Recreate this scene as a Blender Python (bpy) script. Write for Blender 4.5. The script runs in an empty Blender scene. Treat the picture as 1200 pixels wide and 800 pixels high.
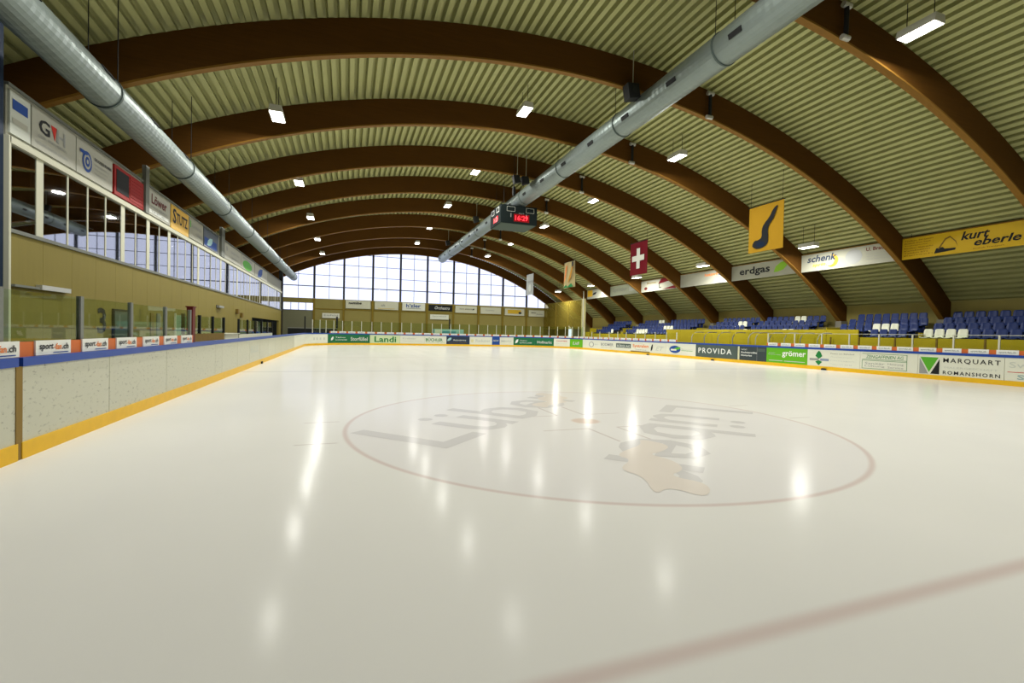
import bpy, math, random
from mathutils import Matrix, Vector
random.seed(7)
S = bpy.context.scene
COL = S.collection
PI = math.pi

# ------------------------------------------------------------------ camera, sky, exposure
YAW, PITCH, ROLL, FOC = 0.34297, -0.01835, 0.02282, 542.09
CAM = Vector((-4.4912, -8.1297, 1.7139))
fw = Vector((math.sin(YAW) * math.cos(PITCH), math.cos(YAW) * math.cos(PITCH), math.sin(PITCH)))
r0 = Vector((math.cos(YAW), -math.sin(YAW), 0))
u0 = r0.cross(fw)
rr = r0 * math.cos(ROLL) + u0 * math.sin(ROLL)
uu = u0 * math.cos(ROLL) - r0 * math.sin(ROLL)
cam = bpy.data.cameras.new('camera')
cam.sensor_width = 36.0
cam.lens = FOC / 1200 * 36.0
cam.clip_end = 300
co = bpy.data.objects.new('camera', cam)
COL.objects.link(co)
M = Matrix.Identity(4)
for i in range(3):
    M[i][0], M[i][1], M[i][2], M[i][3] = rr[i], uu[i], -fw[i], CAM[i]
co.matrix_world = M
S.camera = co

W = bpy.data.worlds.new('overcast_sky')
S.world = W
W.use_nodes = True
bgn = W.node_tree.nodes['Background']
bgn.inputs[0].default_value = (0.75, 0.79, 1.0, 1)
bgn.inputs[1].default_value = 1.5
S.view_settings.view_transform = 'Standard'
S.view_settings.look = 'None'
S.view_settings.exposure = 0.0
S.view_settings.gamma = 1.0
S.view_settings.use_curve_mapping = False
LAMP_WATTS = 408.0
LAMP_COLOUR = (1.0, 0.985, 0.92)

# ------------------------------------------------------------------ materials
MATS = {}


def mk(name, col, rough=0.6, metal=0.0, var=0.0, scale=4.0, stretch=(1, 1, 1), bump=0.0, spec=None, emit=None, emit_s=0.0):
    if name in MATS:
        return MATS[name]
    m = bpy.data.materials.new(name)
    m.use_nodes = True
    nt = m.node_tree
    b = nt.nodes['Principled BSDF']
    b.inputs['Base Color'].default_value = (*col, 1)
    b.inputs['Roughness'].default_value = rough
    b.inputs['Metallic'].default_value = metal
    b.inputs['Specular IOR Level'].default_value = spec if spec is not None else (0.12 if rough >= 0.5 else 0.3)
    if emit:
        b.inputs['Emission Color'].default_value = (*emit, 1)
        b.inputs['Emission Strength'].default_value = emit_s
    if var or bump:
        tc = nt.nodes.new('ShaderNodeTexCoord')
        mp = nt.nodes.new('ShaderNodeMapping')
        mp.inputs['Scale'].default_value = stretch
        nz = nt.nodes.new('ShaderNodeTexNoise')
        nz.inputs['Scale'].default_value = scale
        nz.inputs['Detail'].default_value = 5
        nt.links.new(tc.outputs['Object'], mp.inputs[0])
        nt.links.new(mp.outputs[0], nz.inputs['Vector'])
        if var:
            rp = nt.nodes.new('ShaderNodeMix')
            rp.data_type = 'RGBA'
            rp.inputs[6].default_value = (*[c * (1 - var) for c in col], 1)
            rp.inputs[7].default_value = (*[min(1, c * (1 + var)) for c in col], 1)
            nt.links.new(nz.outputs[0], rp.inputs[0])
            nt.links.new(rp.outputs[2], b.inputs['Base Color'])
        if bump:
            bp = nt.nodes.new('ShaderNodeBump')
            bp.inputs['Strength'].default_value = bump
            bp.inputs['Distance'].default_value = 0.02
            nt.links.new(nz.outputs[0], bp.inputs['Height'])
            nt.links.new(bp.outputs[0], b.inputs['Normal'])
    MATS[name] = m
    return m


def glassmat(name, tint, ior=1.5, rough=0.02):
    m = bpy.data.materials.new(name)
    m.use_nodes = True
    nt = m.node_tree
    nt.nodes.clear()
    out = nt.nodes.new('ShaderNodeOutputMaterial')
    mix = nt.nodes.new('ShaderNodeMixShader')
    tr = nt.nodes.new('ShaderNodeBsdfTransparent')
    gl = nt.nodes.new('ShaderNodeBsdfGlossy')
    lw = nt.nodes.new('ShaderNodeLayerWeight')
    lw.inputs[0].default_value = 0.5
    pw = nt.nodes.new('ShaderNodeMath')
    pw.operation = 'POWER'
    pw.inputs[1].default_value = 5.0
    fr = nt.nodes.new('ShaderNodeMapRange')
    f0 = ((ior - 1) / (ior + 1)) ** 2
    fr.inputs[3].default_value, fr.inputs[4].default_value = f0, 1.0
    nt.links.new(lw.outputs['Facing'], pw.inputs[0])
    nt.links.new(pw.outputs[0], fr.inputs[0])
    tr.inputs[0].default_value = (*tint, 1)
    gl.inputs['Roughness'].default_value = rough
    nt.links.new(fr.outputs[0], mix.inputs[0])
    nt.links.new(tr.outputs[0], mix.inputs[1])
    nt.links.new(gl.outputs[0], mix.inputs[2])
    nt.links.new(mix.outputs[0], out.inputs[0])
    MATS[name] = m
    return m


deck_m = mk('cream_deck_sheet', (0.41, 0.415, 0.185), 0.5, 0.0, 0.06, 0.6)
beam_m = mk('glulam_brown', (0.092, 0.038, 0.005), 0.7, 0, 0.22, 3.0, (0.25, 6, 6), 0.1)
beam_lam_m = mk('glulam_lit_soffit', (0.22, 0.11, 0.018), 0.5, 0, 0.2, 3.0, (1, 6, 1))  # brighter glulam tone: light thrown up by the ice, put into the colour
duct_m = mk('galvanised_steel', (0.23, 0.275, 0.26), 0.45, 0.55, 0.05, 2.0)
ductband_m = mk('duct_band_dark', (0.09, 0.12, 0.11), 0.5, 0.3)
black_m = mk('black_plastic', (0.012, 0.013, 0.013), 0.7, 0, 0, 4, (1, 1, 1), 0, 0.25)
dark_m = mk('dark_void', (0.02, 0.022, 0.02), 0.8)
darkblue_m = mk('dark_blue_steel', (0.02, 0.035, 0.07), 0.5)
wallcream_m = mk('cream_ply_panel', (0.235, 0.192, 0.047), 0.6, 0, 0.07, 2.5, (3, 3, 0.3))
farcream_m = mk('cream_far_panel', (0.29, 0.245, 0.075), 0.6, 0, 0.06, 1.5)
farcol_m = mk('ochre_column', (0.22, 0.155, 0.022), 0.6, 0, 0.1, 3)
trimwhite_m = mk('cream_white_trim', (0.60, 0.60, 0.47), 0.5)
fascia_m = mk('fascia_grey_white', (0.33, 0.33, 0.27), 0.6, 0, 0.04, 2)
signwhite_m = mk('sign_dull_white', (0.43, 0.43, 0.37), 0.55)
banner_m = mk('banner_white', (0.36, 0.36, 0.29), 0.8, 0, 0, 4, (1, 1, 1), 0, 0.2)
mullion_m = mk('dark_grey_mullion', (0.045, 0.05, 0.06), 0.5)
concrete_m = mk('grey_concrete', (0.22, 0.21, 0.17), 0.8, 0, 0.15, 1.5)
yellow_m = mk('kick_yellow', (0.78, 0.46, 0.012), 0.4, 0, 0.10, 6)
blue_m = mk('rail_blue', (0.015, 0.06, 0.33), 0.35)
board_m = mk('board_white', (0.66, 0.66, 0.56), 0.35, 0, 0.04, 3)
adwhite_m = mk('ad_white', (0.72, 0.73, 0.62), 0.35)
orange_m = mk('placard_orange', (0.60, 0.14, 0.025), 0.45)
placard_m = mk('placard_white', (0.78, 0.79, 0.74), 0.4)
ink_m = mk('print_black', (0.02, 0.022, 0.025), 0.5)
inkred_m = mk('print_red', (0.55, 0.03, 0.02), 0.5)
inkorange_m = mk('print_orange', (0.75, 0.20, 0.03), 0.5)
inkgrey_m = mk('print_grey', (0.30, 0.31, 0.30), 0.5)
inkgreen_m = mk('print_green', (0.02, 0.20, 0.05), 0.5)
inkbright_m = mk('print_bright_green', (0.10, 0.40, 0.03), 0.5)
inkblue_m = mk('print_blue', (0.02, 0.07, 0.30), 0.5)
inkwhite_m = mk('print_white', (0.80, 0.82, 0.78), 0.5)
inkpale_m = mk('print_pale', (0.55, 0.58, 0.52), 0.5)
adgreen_m = mk('ad_dark_green', (0.012, 0.14, 0.055), 0.35)
adlime_m = mk('ad_lime', (0.12, 0.42, 0.01), 0.35)
adslate_m = mk('ad_slate', (0.07, 0.10, 0.09), 0.35)
adslate2_m = mk('ad_dark_slate', (0.035, 0.05, 0.055), 0.35)
adnavy_m = mk('ad_navy', (0.02, 0.035, 0.07), 0.35)
signyellow_m = mk('sign_yellow', (0.62, 0.40, 0.012), 0.45)
signamber_m = mk('sign_amber', (0.68, 0.40, 0.02), 0.45)
leaf_m = mk('leaf_green', (0.24, 0.48, 0.03), 0.45)
signred_m = mk('sign_red', (0.26, 0.012, 0.008), 0.5, emit=(0.6, 0.02, 0.01), emit_s=0.03)
flagred_m = mk('flag_red', (0.14, 0.006, 0.012), 0.8)
flagyellow_m = mk('flag_yellow', (0.50, 0.28, 0.02), 0.8)
flagwhite_m = mk('flag_white', (0.62, 0.62, 0.56), 0.8)
seatblue_m = mk('seat_blue', (0.005, 0.022, 0.125), 0.45)
seatwhite_m = mk('seat_white', (0.74, 0.76, 0.62), 0.4)
standyellow_m = mk('stand_yellow', (0.42, 0.335, 0.016), 0.55, 0, 0.15, 1.2)
standtread_m = mk('stand_tread', (0.20, 0.17, 0.06), 0.7, 0, 0.1, 2)
steel_m = mk('brushed_steel', (0.55, 0.56, 0.52), 0.4, 0.6)
postlight_m = mk('pale_aluminium', (0.62, 0.62, 0.52), 0.4, 0.2)
maroon_m = mk('maroon_paint', (0.12, 0.018, 0.014), 0.5)
brown_m = mk('brown_timber', (0.20, 0.13, 0.03), 0.55, 0, 0.2, 4)
teal_m = mk('pale_teal', (0.25, 0.45, 0.40), 0.5)
doorgreen_m = mk('door_pale_green', (0.22, 0.36, 0.24), 0.5)
palecyan_m = mk('pale_cyan', (0.35, 0.60, 0.60), 0.45)
lampbody_m = mk('lamp_housing', (0.55, 0.55, 0.48), 0.5)
lens_m = mk('lamp_lens', (0.9, 0.9, 0.9), 0.4, emit=(1.0, 0.98, 0.93), emit_s=14.0)
led_m = mk('red_led', (0.2, 0.0, 0.0), 0.4, emit=(1.0, 0.03, 0.05), emit_s=2.2)
rear_m = mk('rear_wall_grey', (0.12, 0.12, 0.09), 0.8)
bandgrey_m = mk('grey_pillar', (0.20, 0.21, 0.19), 0.6)
pane_m = glassmat('window_glass', (0.97, 0.98, 1.0), 1.15)
strip_m = glassmat('strip_window_glass', (0.30, 0.34, 0.32), 4.8)
plexi_m = glassmat('rink_plexi', (0.86, 0.93, 0.82), 1.35)
plexic_m = glassmat('rink_plexi_clear', (0.96, 0.98, 0.93), 1.25)
screen_m = bpy.data.materials.new('amber_screen')
screen_m.use_nodes = True
_n = screen_m.node_tree
_n.nodes.clear()
_o, _x = _n.nodes.new('ShaderNodeOutputMaterial'), _n.nodes.new('ShaderNodeMixShader')
_t, _d = _n.nodes.new('ShaderNodeBsdfTransparent'), _n.nodes.new('ShaderNodeBsdfDiffuse')
_t.inputs[0].default_value = (0.95, 0.9, 0.7, 1)
_d.inputs[0].default_value = (0.30, 0.24, 0.045, 1)
_x.inputs[0].default_value = 0.36
_n.links.new(_t.outputs[0], _x.inputs[1])
_n.links.new(_d.outputs[0], _x.inputs[2])
_n.links.new(_x.outputs[0], _o.inputs[0])

# scuffed boards: white plastic with short dark puck marks, denser low down
def scuffed():
    m = bpy.data.materials.new('scuffed_board')
    m.use_nodes = True
    nt = m.node_tree
    b = nt.nodes['Principled BSDF']
    b.inputs['Roughness'].default_value = 0.35
    tc = nt.nodes.new('ShaderNodeTexCoord')
    mp = nt.nodes.new('ShaderNodeMapping')
    mp.inputs['Scale'].default_value = (1, 2.2, 4.2)
    n1 = nt.nodes.new('ShaderNodeTexNoise')
    n1.inputs['Scale'].default_value = 4.5
    n1.inputs['Detail'].default_value = 6
    n1.inputs['Roughness'].default_value = 0.65
    c1 = nt.nodes.new('ShaderNodeMapRange')
    c1.inputs[1].default_value, c1.inputs[2].default_value = 0.57, 0.66
    n2 = nt.nodes.new('ShaderNodeTexNoise')
    n2.inputs['Scale'].default_value = 0.8
    mu = nt.nodes.new('ShaderNodeMath')
    mu.operation = 'MULTIPLY'
    mx = nt.nodes.new('ShaderNodeMix')
    mx.data_type = 'RGBA'
    mx.inputs[6].default_value = (0.54, 0.54, 0.43, 1)
    mx.inputs[7].default_value = (0.06, 0.06, 0.04, 1)
    L = nt.links.new
    L(tc.outputs['Object'], mp.inputs[0])
    L(mp.outputs[0], n1.inputs['Vector'])
    L(mp.outputs[0], n2.inputs['Vector'])
    L(n1.outputs[0], c1.inputs[0])
    L(c1.outputs[0], mu.inputs[0])
    L(n2.outputs[0], mu.inputs[1])
    L(mu.outputs[0], mx.inputs[0])
    L(mx.outputs[2], b.inputs['Base Color'])
    return m


scuff_m = scuffed()


def ice_material():
    m = bpy.data.materials.new('ice')
    m.use_nodes = True
    nt = m.node_tree
    L = nt.links.new
    b = nt.nodes['Principled BSDF']
    b.inputs['Specular IOR Level'].default_value = 0.007
    tc = nt.nodes.new('ShaderNodeTexCoord')
    sp = nt.nodes.new('ShaderNodeSeparateXYZ')
    L(tc.outputs['Object'], sp.inputs[0])

    def math_(op, a, b2=None, c=None):
        n = nt.nodes.new('ShaderNodeMath')
        n.operation = op
        for i, v in enumerate((a, b2, c)):
            if v is None:
                continue
            if isinstance(v, (int, float)):
                n.inputs[i].default_value = v
            else:
                L(v, n.inputs[i])
        return n.outputs[0]

    def smooth(v, lo, hi, a=0.0, z=1.0):
        n = nt.nodes.new('ShaderNodeMapRange')
        n.interpolation_type = 'SMOOTHSTEP'
        L(v, n.inputs[0])
        n.inputs[1].default_value, n.inputs[2].default_value = lo, hi
        n.inputs[3].default_value, n.inputs[4].default_value = a, z
        return n.outputs[0]
    x, y = sp.outputs[0], sp.outputs[1]
    rad = math_('SQRT', math_('ADD', math_('MULTIPLY', x, x), math_('MULTIPLY', y, y)))

    def band(v, c, w, soft):      # 1 inside |v-c|<w, soft edge as paint under cloudy ice
        return smooth(math_('ABSOLUTE', math_('SUBTRACT', v, c)), w - soft, w + soft, 1.0, 0.0)

    def seg(v, c, w, soft, u, u0_, u1_):
        mid, hw = (u0_ + u1_) / 2, abs(u1_ - u0_) / 2
        return math_('MULTIPLY', band(v, c, w, soft), band(u, mid, hw, 0.03))
    nz = nt.nodes.new('ShaderNodeTexNoise')
    nz.inputs['Scale'].default_value = 0.35
    nz.inputs['Detail'].default_value = 6
    L(tc.outputs['Object'], nz.inputs['Vector'])
    cur = nt.nodes.new('ShaderNodeMix')
    cur.data_type = 'RGBA'
    L(nz.outputs[0], cur.inputs[0])
    cur.inputs[6].default_value = (0.665, 0.66, 0.62, 1)
    cur.inputs[7].default_value = (0.74, 0.73, 0.685, 1)
    col = cur.outputs[2]

    def paint(col, mask, rgb, amt):
        n = nt.nodes.new('ShaderNodeMix')
        n.data_type = 'RGBA'
        L(math_('MULTIPLY', mask, amt), n.inputs[0])
        L(col, n.inputs[6])
        n.inputs[7].default_value = (*rgb, 1)
        return n.outputs[2]
    inside = smooth(rad, 4.44, 4.5, 1.0, 0.0)
    col = paint(col, inside, (0.66, 0.64, 0.63), 0.55)
    col = paint(col, band(rad, 4.5, 0.035, 0.03), (0.50, 0.36, 0.33), 0.55)
    col = paint(col, smooth(rad, 0.22, 0.33, 1.0, 0.0), (0.60, 0.46, 0.37), 0.75)
    col = paint(col, band(y, -6.12, 0.06, 0.058), (0.48, 0.32, 0.29), 0.5)
    for s in (-1, 1):            # hash marks and L marks round the face-off spot
        for t in (-1, 1):
            col = paint(col, seg(y, s * 0.85 + .12, 0.02, 0.018, x, t * 4.6, t * 5.2), (0.42, 0.36, 0.34), 0.6)
            col = paint(col, seg(y, s * 0.67, 0.02, 0.018, x, t * 0.3, t * 1.2), (0.42, 0.34, 0.31), 0.6)
            col = paint(col, seg(x, t * 0.3, 0.02, 0.018, y, s * 0.67, s * 1.7), (0.42, 0.34, 0.31), 0.6)
    col = paint(col, band(y, 11.9, 0.14, 0.10), (0.40, 0.41, 0.44), 0.45)
    col = paint(col, band(y, 22.0, 0.14, 0.12), (0.55, 0.40, 0.40), 0.25)
    L(col, b.inputs['Base Color'])
    # resurfacing strokes: long soft streaks in the gloss
    mp = nt.nodes.new('ShaderNodeMapping')
    mp.inputs['Scale'].default_value = (1.6, 0.12, 1)
    n2 = nt.nodes.new('ShaderNodeTexNoise')
    n2.inputs['Scale'].default_value = 1.0
    n2.inputs['Detail'].default_value = 4
    L(tc.outputs['Object'], mp.inputs[0])
    L(mp.outputs[0], n2.inputs['Vector'])
    rg = nt.nodes.new('ShaderNodeMapRange')
    L(n2.outputs[0], rg.inputs[0])
    rg.inputs[3].default_value, rg.inputs[4].default_value = 0.13, 0.18
    L(rg.outputs[0], b.inputs['Roughness'])
    n3 = nt.nodes.new('ShaderNodeTexNoise')
    n3.inputs['Scale'].default_value = 5.0
    n3.inputs['Detail'].default_value = 3
    L(tc.outputs['Object'], n3.inputs['Vector'])
    bp = nt.nodes.new('ShaderNodeBump')
    bp.inputs['Strength'].default_value = 0.05
    bp.inputs['Distance'].default_value = 0.012
    L(n3.outputs[0], bp.inputs['Height'])
    L(bp.outputs[0], b.inputs['Normal'])
    return m


ice_m = ice_material()
icegrey_m = mk('ice_print_grey', (0.56, 0.545, 0.53), 0.16, spec=0.007)
iceorange_m = mk('ice_print_orange', (0.66, 0.605, 0.54), 0.16, spec=0.007)

# ------------------------------------------------------------------ helpers
def root_loc(o):
    while o.parent:
        o = o.parent
    return o.location.copy()


class MB:
    def __init__(self):
        self.v, self.f = [], []

    def box(self, x0, x1, y0, y1, z0, z1):
        b = len(self.v)
        self.v += [(x, y, z) for z in (z0, z1) for y in (y0, y1) for x in (x0, x1)]
        self.f += [[b + i for i in q] for q in ((0, 2, 3, 1), (4, 5, 7, 6), (0, 1, 5, 4), (2, 6, 7, 3), (0, 4, 6, 2), (1, 3, 7, 5))]
        return self

    def prism(self, pts, ax, a0, a1):
        """polygon pts extruded along axis ax from a0 to a1 (pts give the other two coordinates in order)"""
        n, b = len(pts), len(self.v)
        for a in (a0, a1):
            for p in pts:
                q = list(p)
                q.insert(ax, a)
                self.v.append(tuple(q))
        self.f.append([b + i for i in range(n)][::-1])
        self.f.append([b + n + i for i in range(n)])
        for i in range(n):
            j = (i + 1) % n
            self.f.append([b + i, b + j, b + n + j, b + n + i])
        return self

    def tube(self, p0, p1, r, n=8):
        p0, p1 = Vector(p0), Vector(p1)
        d = (p1 - p0).normalized()
        a = d.orthogonal().normalized()
        c = d.cross(a)
        b = len(self.v)
        for p in (p0, p1):
            for i in range(n):
                t = 2 * PI * i / n
                self.v.append(tuple(p + a * r * math.cos(t) + c * r * math.sin(t)))
        for i in range(n):
            j = (i + 1) % n
            self.f.append([b + i, b + j, b + n + j, b + n + i])
        self.f.append([b + i for i in range(n)][::-1])
        self.f.append([b + n + i for i in range(n)])
        return self

    def build(self, name, mat, parent=None, base=None, smooth=False):
        off = Vector(base) if base is not None else (root_loc(parent) if parent else Vector())
        me = bpy.data.meshes.new(name)
        me.from_pydata([(x - off.x, y - off.y, z - off.z) for x, y, z in self.v], [], self.f)
        import bmesh
        bm = bmesh.new()
        bm.from_mesh(me)
        bmesh.ops.recalc_face_normals(bm, faces=bm.faces)
        bm.to_mesh(me)
        bm.free()
        if smooth:
            for p in me.polygons:
                p.use_smooth = True
        me.materials.append(mat)
        o = bpy.data.objects.new(name, me)
        COL.objects.link(o)
        if parent:
            o.parent = parent
        else:
            o.location = off
        return o


def box(name, mat, parent, x0, x1, y0, y1, z0, z1, base=None):
    return MB().box(x0, x1, y0, y1, z0, z1).build(name, mat, parent, base)


def tag(o, label, cat, group=None):
    o['label'] = label
    o['category'] = cat
    if group:
        o['group'] = group
    return o


def thing(name, label, cat, loc, group=None):
    o = bpy.data.objects.new(name, None)
    COL.objects.link(o)
    o.location = loc
    o.empty_display_size = 0.3
    return tag(o, label, cat, group)


def struct(name, loc=(0, 0, 0)):
    o = bpy.data.objects.new(name, None)
    COL.objects.link(o)
    o.location = loc
    o['kind'] = 'structure'
    return o


SPACED = 0.012      # letter-spaced capitals
TXT = {}


def text_mesh(s, bold=True, shear=0.0):
    k = (s, bold, shear)
    if k in TXT:
        return TXT[k]
    cu = bpy.data.curves.new('lettering', 'FONT')
    cu.body = s
    cu.resolution_u = 2
    cu.size = 1
    cu.shear = shear
    cu.space_character = 1.0 if bold is not SPACED else 1.28
    if bold:
        cu.offset = 0.022 if bold is True else bold
    ob = bpy.data.objects.new('lettering_source', cu)
    me = bpy.data.meshes.new_from_object(ob)
    bpy.data.objects.remove(ob)
    xs = [v.co.x for v in me.vertices]
    ys = [v.co.y for v in me.vertices]
    x0, x1, y0, y1 = min(xs), max(xs), min(ys), max(ys)
    for v in me.vertices:
        v.co = ((v.co.x - x0) / (x1 - x0), (v.co.y - y0) / (y1 - y0), 0)
    me.name = 'lettering'
    TXT[k] = me
    me.materials.append(ink_m)
    return me


def place(me, name, mat, parent, o, xd, zd, w, h, lift=0.006):
    xd, zd = Vector(xd).normalized(), Vector(zd).normalized()
    n = xd.cross(zd)
    p = Vector(o) + n * lift - root_loc(parent)
    ob = bpy.data.objects.new(name, me)
    COL.objects.link(ob)
    ob.parent = parent
    mm = Matrix.Identity(4)
    for i in range(3):
        mm[i][0], mm[i][1], mm[i][2], mm[i][3] = xd[i] * w, zd[i] * h, n[i], p[i]
    ob.matrix_local = mm
    ob.material_slots[0].link = 'OBJECT'
    ob.material_slots[0].material = mat
    return ob


def letter(s, parent, o, xd, zd, w, h, mat, bold=True, shear=0.0, lift=0.006):
    return place(text_mesh(s, bold, shear), 'lettering', mat, parent, o, xd, zd, w, h, lift)


SHP = {}


def shape(pts, name, parent, o, xd, zd, w, h, mat, lift=0.006):
    k = tuple(pts)
    if k not in SHP:
        me = bpy.data.meshes.new(name)
        me.from_pydata([(x, y, 0) for x, y in pts], [], [list(range(len(pts)))])
        me.materials.append(ink_m)
        SHP[k] = me
    return place(SHP[k], name, mat, parent, o, xd, zd, w, h, lift)


SQ = ((0, 0), (1, 0), (1, 1), (0, 1))
DISC = tuple((0.5 + 0.5 * math.cos(2 * PI * i / 20), 0.5 + 0.5 * math.sin(2 * PI * i / 20)) for i in range(20))
RING = DISC
LEAF = ((0, 0), (0.15, 0.55), (0.5, 0.9), (1, 1), (0.95, 0.5), (0.7, 0.15), (0.3, 0.0))
UPX, UPZ = (0, 0, 1), (0, 0, 1)
ORD = ['first', 'second', 'third', 'fourth', 'fifth', 'sixth', 'seventh', 'eighth', 'ninth', 'tenth', 'eleventh', 'twelfth',
       'thirteenth', 'fourteenth', 'fifteenth', 'sixteenth', 'seventeenth', 'eighteenth', 'nineteenth', 'twentieth',
       'twenty-first', 'twenty-second', 'twenty-third', 'twenty-fourth', 'twenty-fifth', 'twenty-sixth']

# ------------------------------------------------------------------ hall shell
ACX, ACZ, AR = 3.8645, -22.238, 33.872          # centre and radius of the arches' lower edge
BD, BT = 1.15, 0.20                             # depth and thickness of an arch
BY1, BS = 7.934, 5.687                          # Y of the arch called A, spacing
BEAM_Y = [BY1 + BS * k for k in range(-4, 9)]
YBACK, YFAR = -15.2, 53.75
WL = -11.3                                      # left wall plane


def zarc(x, r=AR):
    return ACZ + math.sqrt(max(0, r * r - (x - ACX) ** 2))


def ang(x, r=AR):
    return math.asin(max(-1, min(1, (x - ACX) / r)))


fl = box('floor', concrete_m, None, -19, 27.6, YBACK, 54.2, -0.25, -0.03)
fl['kind'] = 'structure'

ceiling = struct('ceiling')
RD = AR + BD + 0.02
A0, A1 = ang(-19.0, RD), ang(27.35, RD)
NP = int((A1 - A0) * RD / 0.34)
prof = []
for i in range(NP):
    for t, d in ((0.0, 0.0), (0.50, 0.0), (0.55, 0.22), (0.95, 0.22)):
        a = A0 + (i + t) * (A1 - A0) / NP
        prof.append((a, RD + d))
prof.append((A1, RD))
edges = [YBACK] + [y + BT / 2 for y in BEAM_Y[1:-1]] + [YFAR]
for k in range(len(edges) - 1):
    mb = MB()
    for y in (edges[k], edges[k + 1]):
        for a, r in prof:
            mb.v.append((ACX + r * math.sin(a), y, ACZ + r * math.cos(a)))
    n = len(prof)
    for i in range(n - 1):
        mb.f.append([i, i + 1, n + i + 1, n + i])
    # weatherproof skin above, closed all round
    b = len(mb.v)
    m2 = 40
    for y in (edges[k], edges[k + 1]):
        for i in range(m2 + 1):
            a = A0 + (A1 - A0) * i / m2
            mb.v.append((ACX + (RD + 0.42) * math.sin(a), y, ACZ + (RD + 0.42) * math.cos(a)))
    for i in range(m2):
        mb.f.append([b + i, b + i + 1, b + m2 + 2 + i, b + m2 + 1 + i])
    mb.build('roof_sheet', deck_m, ceiling)

# arches
for k in range(-4, 9):
    y = BY1 + BS * k
    if k < -3:
        continue
    vis = k + 1
    if k <= -2:
        lab = ['brown laminated timber roof arch nearest the rear wall', 'brown laminated timber roof arch just behind the near goal line'][k + 3]
    elif k == 8:
        lab = 'brown laminated timber roof arch framing the tall end window'
    else:
        nearest = {-1: 'nearest brown laminated timber roof arch, seen at top right by the big lamp',
                   0: 'brown laminated timber roof arch second from the camera, crossing the whole picture top',
                   1: 'third brown laminated timber roof arch from the camera, footing right of the erdgas banner',
                   2: 'fourth brown laminated timber roof arch from the camera, left of the erdgas banner',
                   3: 'fifth brown laminated timber roof arch from the camera, just before the hanging scoreboard',
                   4: 'sixth brown laminated timber roof arch from the camera, just beyond the hanging scoreboard',
                   5: 'seventh brown laminated timber roof arch from the camera',
                   6: 'eighth brown laminated timber roof arch, ending behind the cream corner column',
                   7: 'ninth brown laminated timber roof arch, last but one before the end window'}
        lab = nearest[k]
    t = thing('roof_arch', lab, 'roof beam', (ACX, y, zarc(ACX)))
    a0, a1 = ang(-18.9), ang(26.9)
    NA = 72
    mb = MB()
    for i in range(NA + 1):
        a = a0 + (a1 - a0) * i / NA
        s, c = math.sin(a), math.cos(a)
        for r, yy in ((AR + 0.06, y), (AR + BD, y), (AR + BD, y + BT), (AR + 0.06, y + BT)):
            mb.v.append((ACX + r * s, yy, ACZ + r * c))
    for i in range(NA):
        for j in range(4):
            q = (j + 1) % 4
            mb.f.append([4 * i + j, 4 * i + q, 4 * i + 4 + q, 4 * i + 4 + j])
    mb.f += [[0, 1, 2, 3], [4 * NA + 3, 4 * NA + 2, 4 * NA + 1, 4 * NA]]
    mb.build('laminated_rib', beam_m, t)
    mb = MB()
    for i in range(NA + 1):
        a = a0 + (a1 - a0) * i / NA
        s, c = math.sin(a), math.cos(a)
        for r, yy in ((AR, y - 0.012), (AR + 0.06, y - 0.012), (AR + 0.06, y + BT + 0.012), (AR, y + BT + 0.012)):
            mb.v.append((ACX + r * s, yy, ACZ + r * c))
    for i in range(NA):
        for j in range(4):
            q = (j + 1) % 4
            mb.f.append([4 * i + j, 4 * i + q, 4 * i + 4 + q, 4 * i + 4 + j])
    mb.f += [[0, 1, 2, 3], [4 * NA + 3, 4 * NA + 2, 4 * NA + 1, 4 * NA]]
    mb.build('lit_soffit', beam_lam_m, t)  # underside strip of the arch, its lit look painted in

# rear, right and outer left walls
w = box('wall_rear', rear_m, None, -19, 27.6, YBACK - 0.25, YBACK, -0.03, 13.3)
w['kind'] = 'structure'
w = box('wall_right', farcream_m, None, 27.1, 27.35, YBACK, 54.0, -0.03, 4.05)
w['kind'] = 'structure'
w = box('wall_outer_left', dark_m, None, -18.95, -18.7, YBACK, 54.0, -0.03, 4.6)
w['kind'] = 'structure'

# far wall
MULX = [-11.93, -8.36, -4.93, -1.45, 2.0, 5.48, 9.04, 12.56, 16.09, 19.68, 23.25, 26.6]
far = struct('wall_far', (0, YFAR, 0))
for i in range(len(MULX) - 1):
    x0, x1 = MULX[i] + 0.13, MULX[i + 1] - 0.13
    if i == 0:
        box('wall_panel', mk('grey_green_panel', (0.20, 0.20, 0.12), 0.6), far, x0, x1, YFAR, YFAR + 0.15, -0.03, 3.95)
        box('wall_panel', farcream_m, far, x0, x1, YFAR, YFAR + 0.15, 4.84, 5.43)
        continue
    box('wall_panel', farcream_m, far, x0, x1, YFAR, YFAR + 0.15, -0.03, 1.25).data.materials[0] = brown_m
    box('wall_panel', farcream_m, far, x0, x1, YFAR, YFAR + 0.15, 1.27, 4.1)
    box('wall_panel', farcream_m, far, x0, x1, YFAR, YFAR + 0.15, 4.22, 5.43)
    box('rail', farcol_m, far, x0, x1, YFAR - 0.05, YFAR + 0.15, 4.1, 4.22)
for x in MULX[:-1]:
    box('column', farcol_m, far, x - 0.13, x + 0.13, YFAR - 0.12, YFAR + 0.15, -0.03, min(5.43, zarc(x, AR + .9)))
box('wall_panel', dark_m, far, -18.7, MULX[0] - 0.13, YFAR, YFAR + 0.15, -0.03, 7.9)

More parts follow.
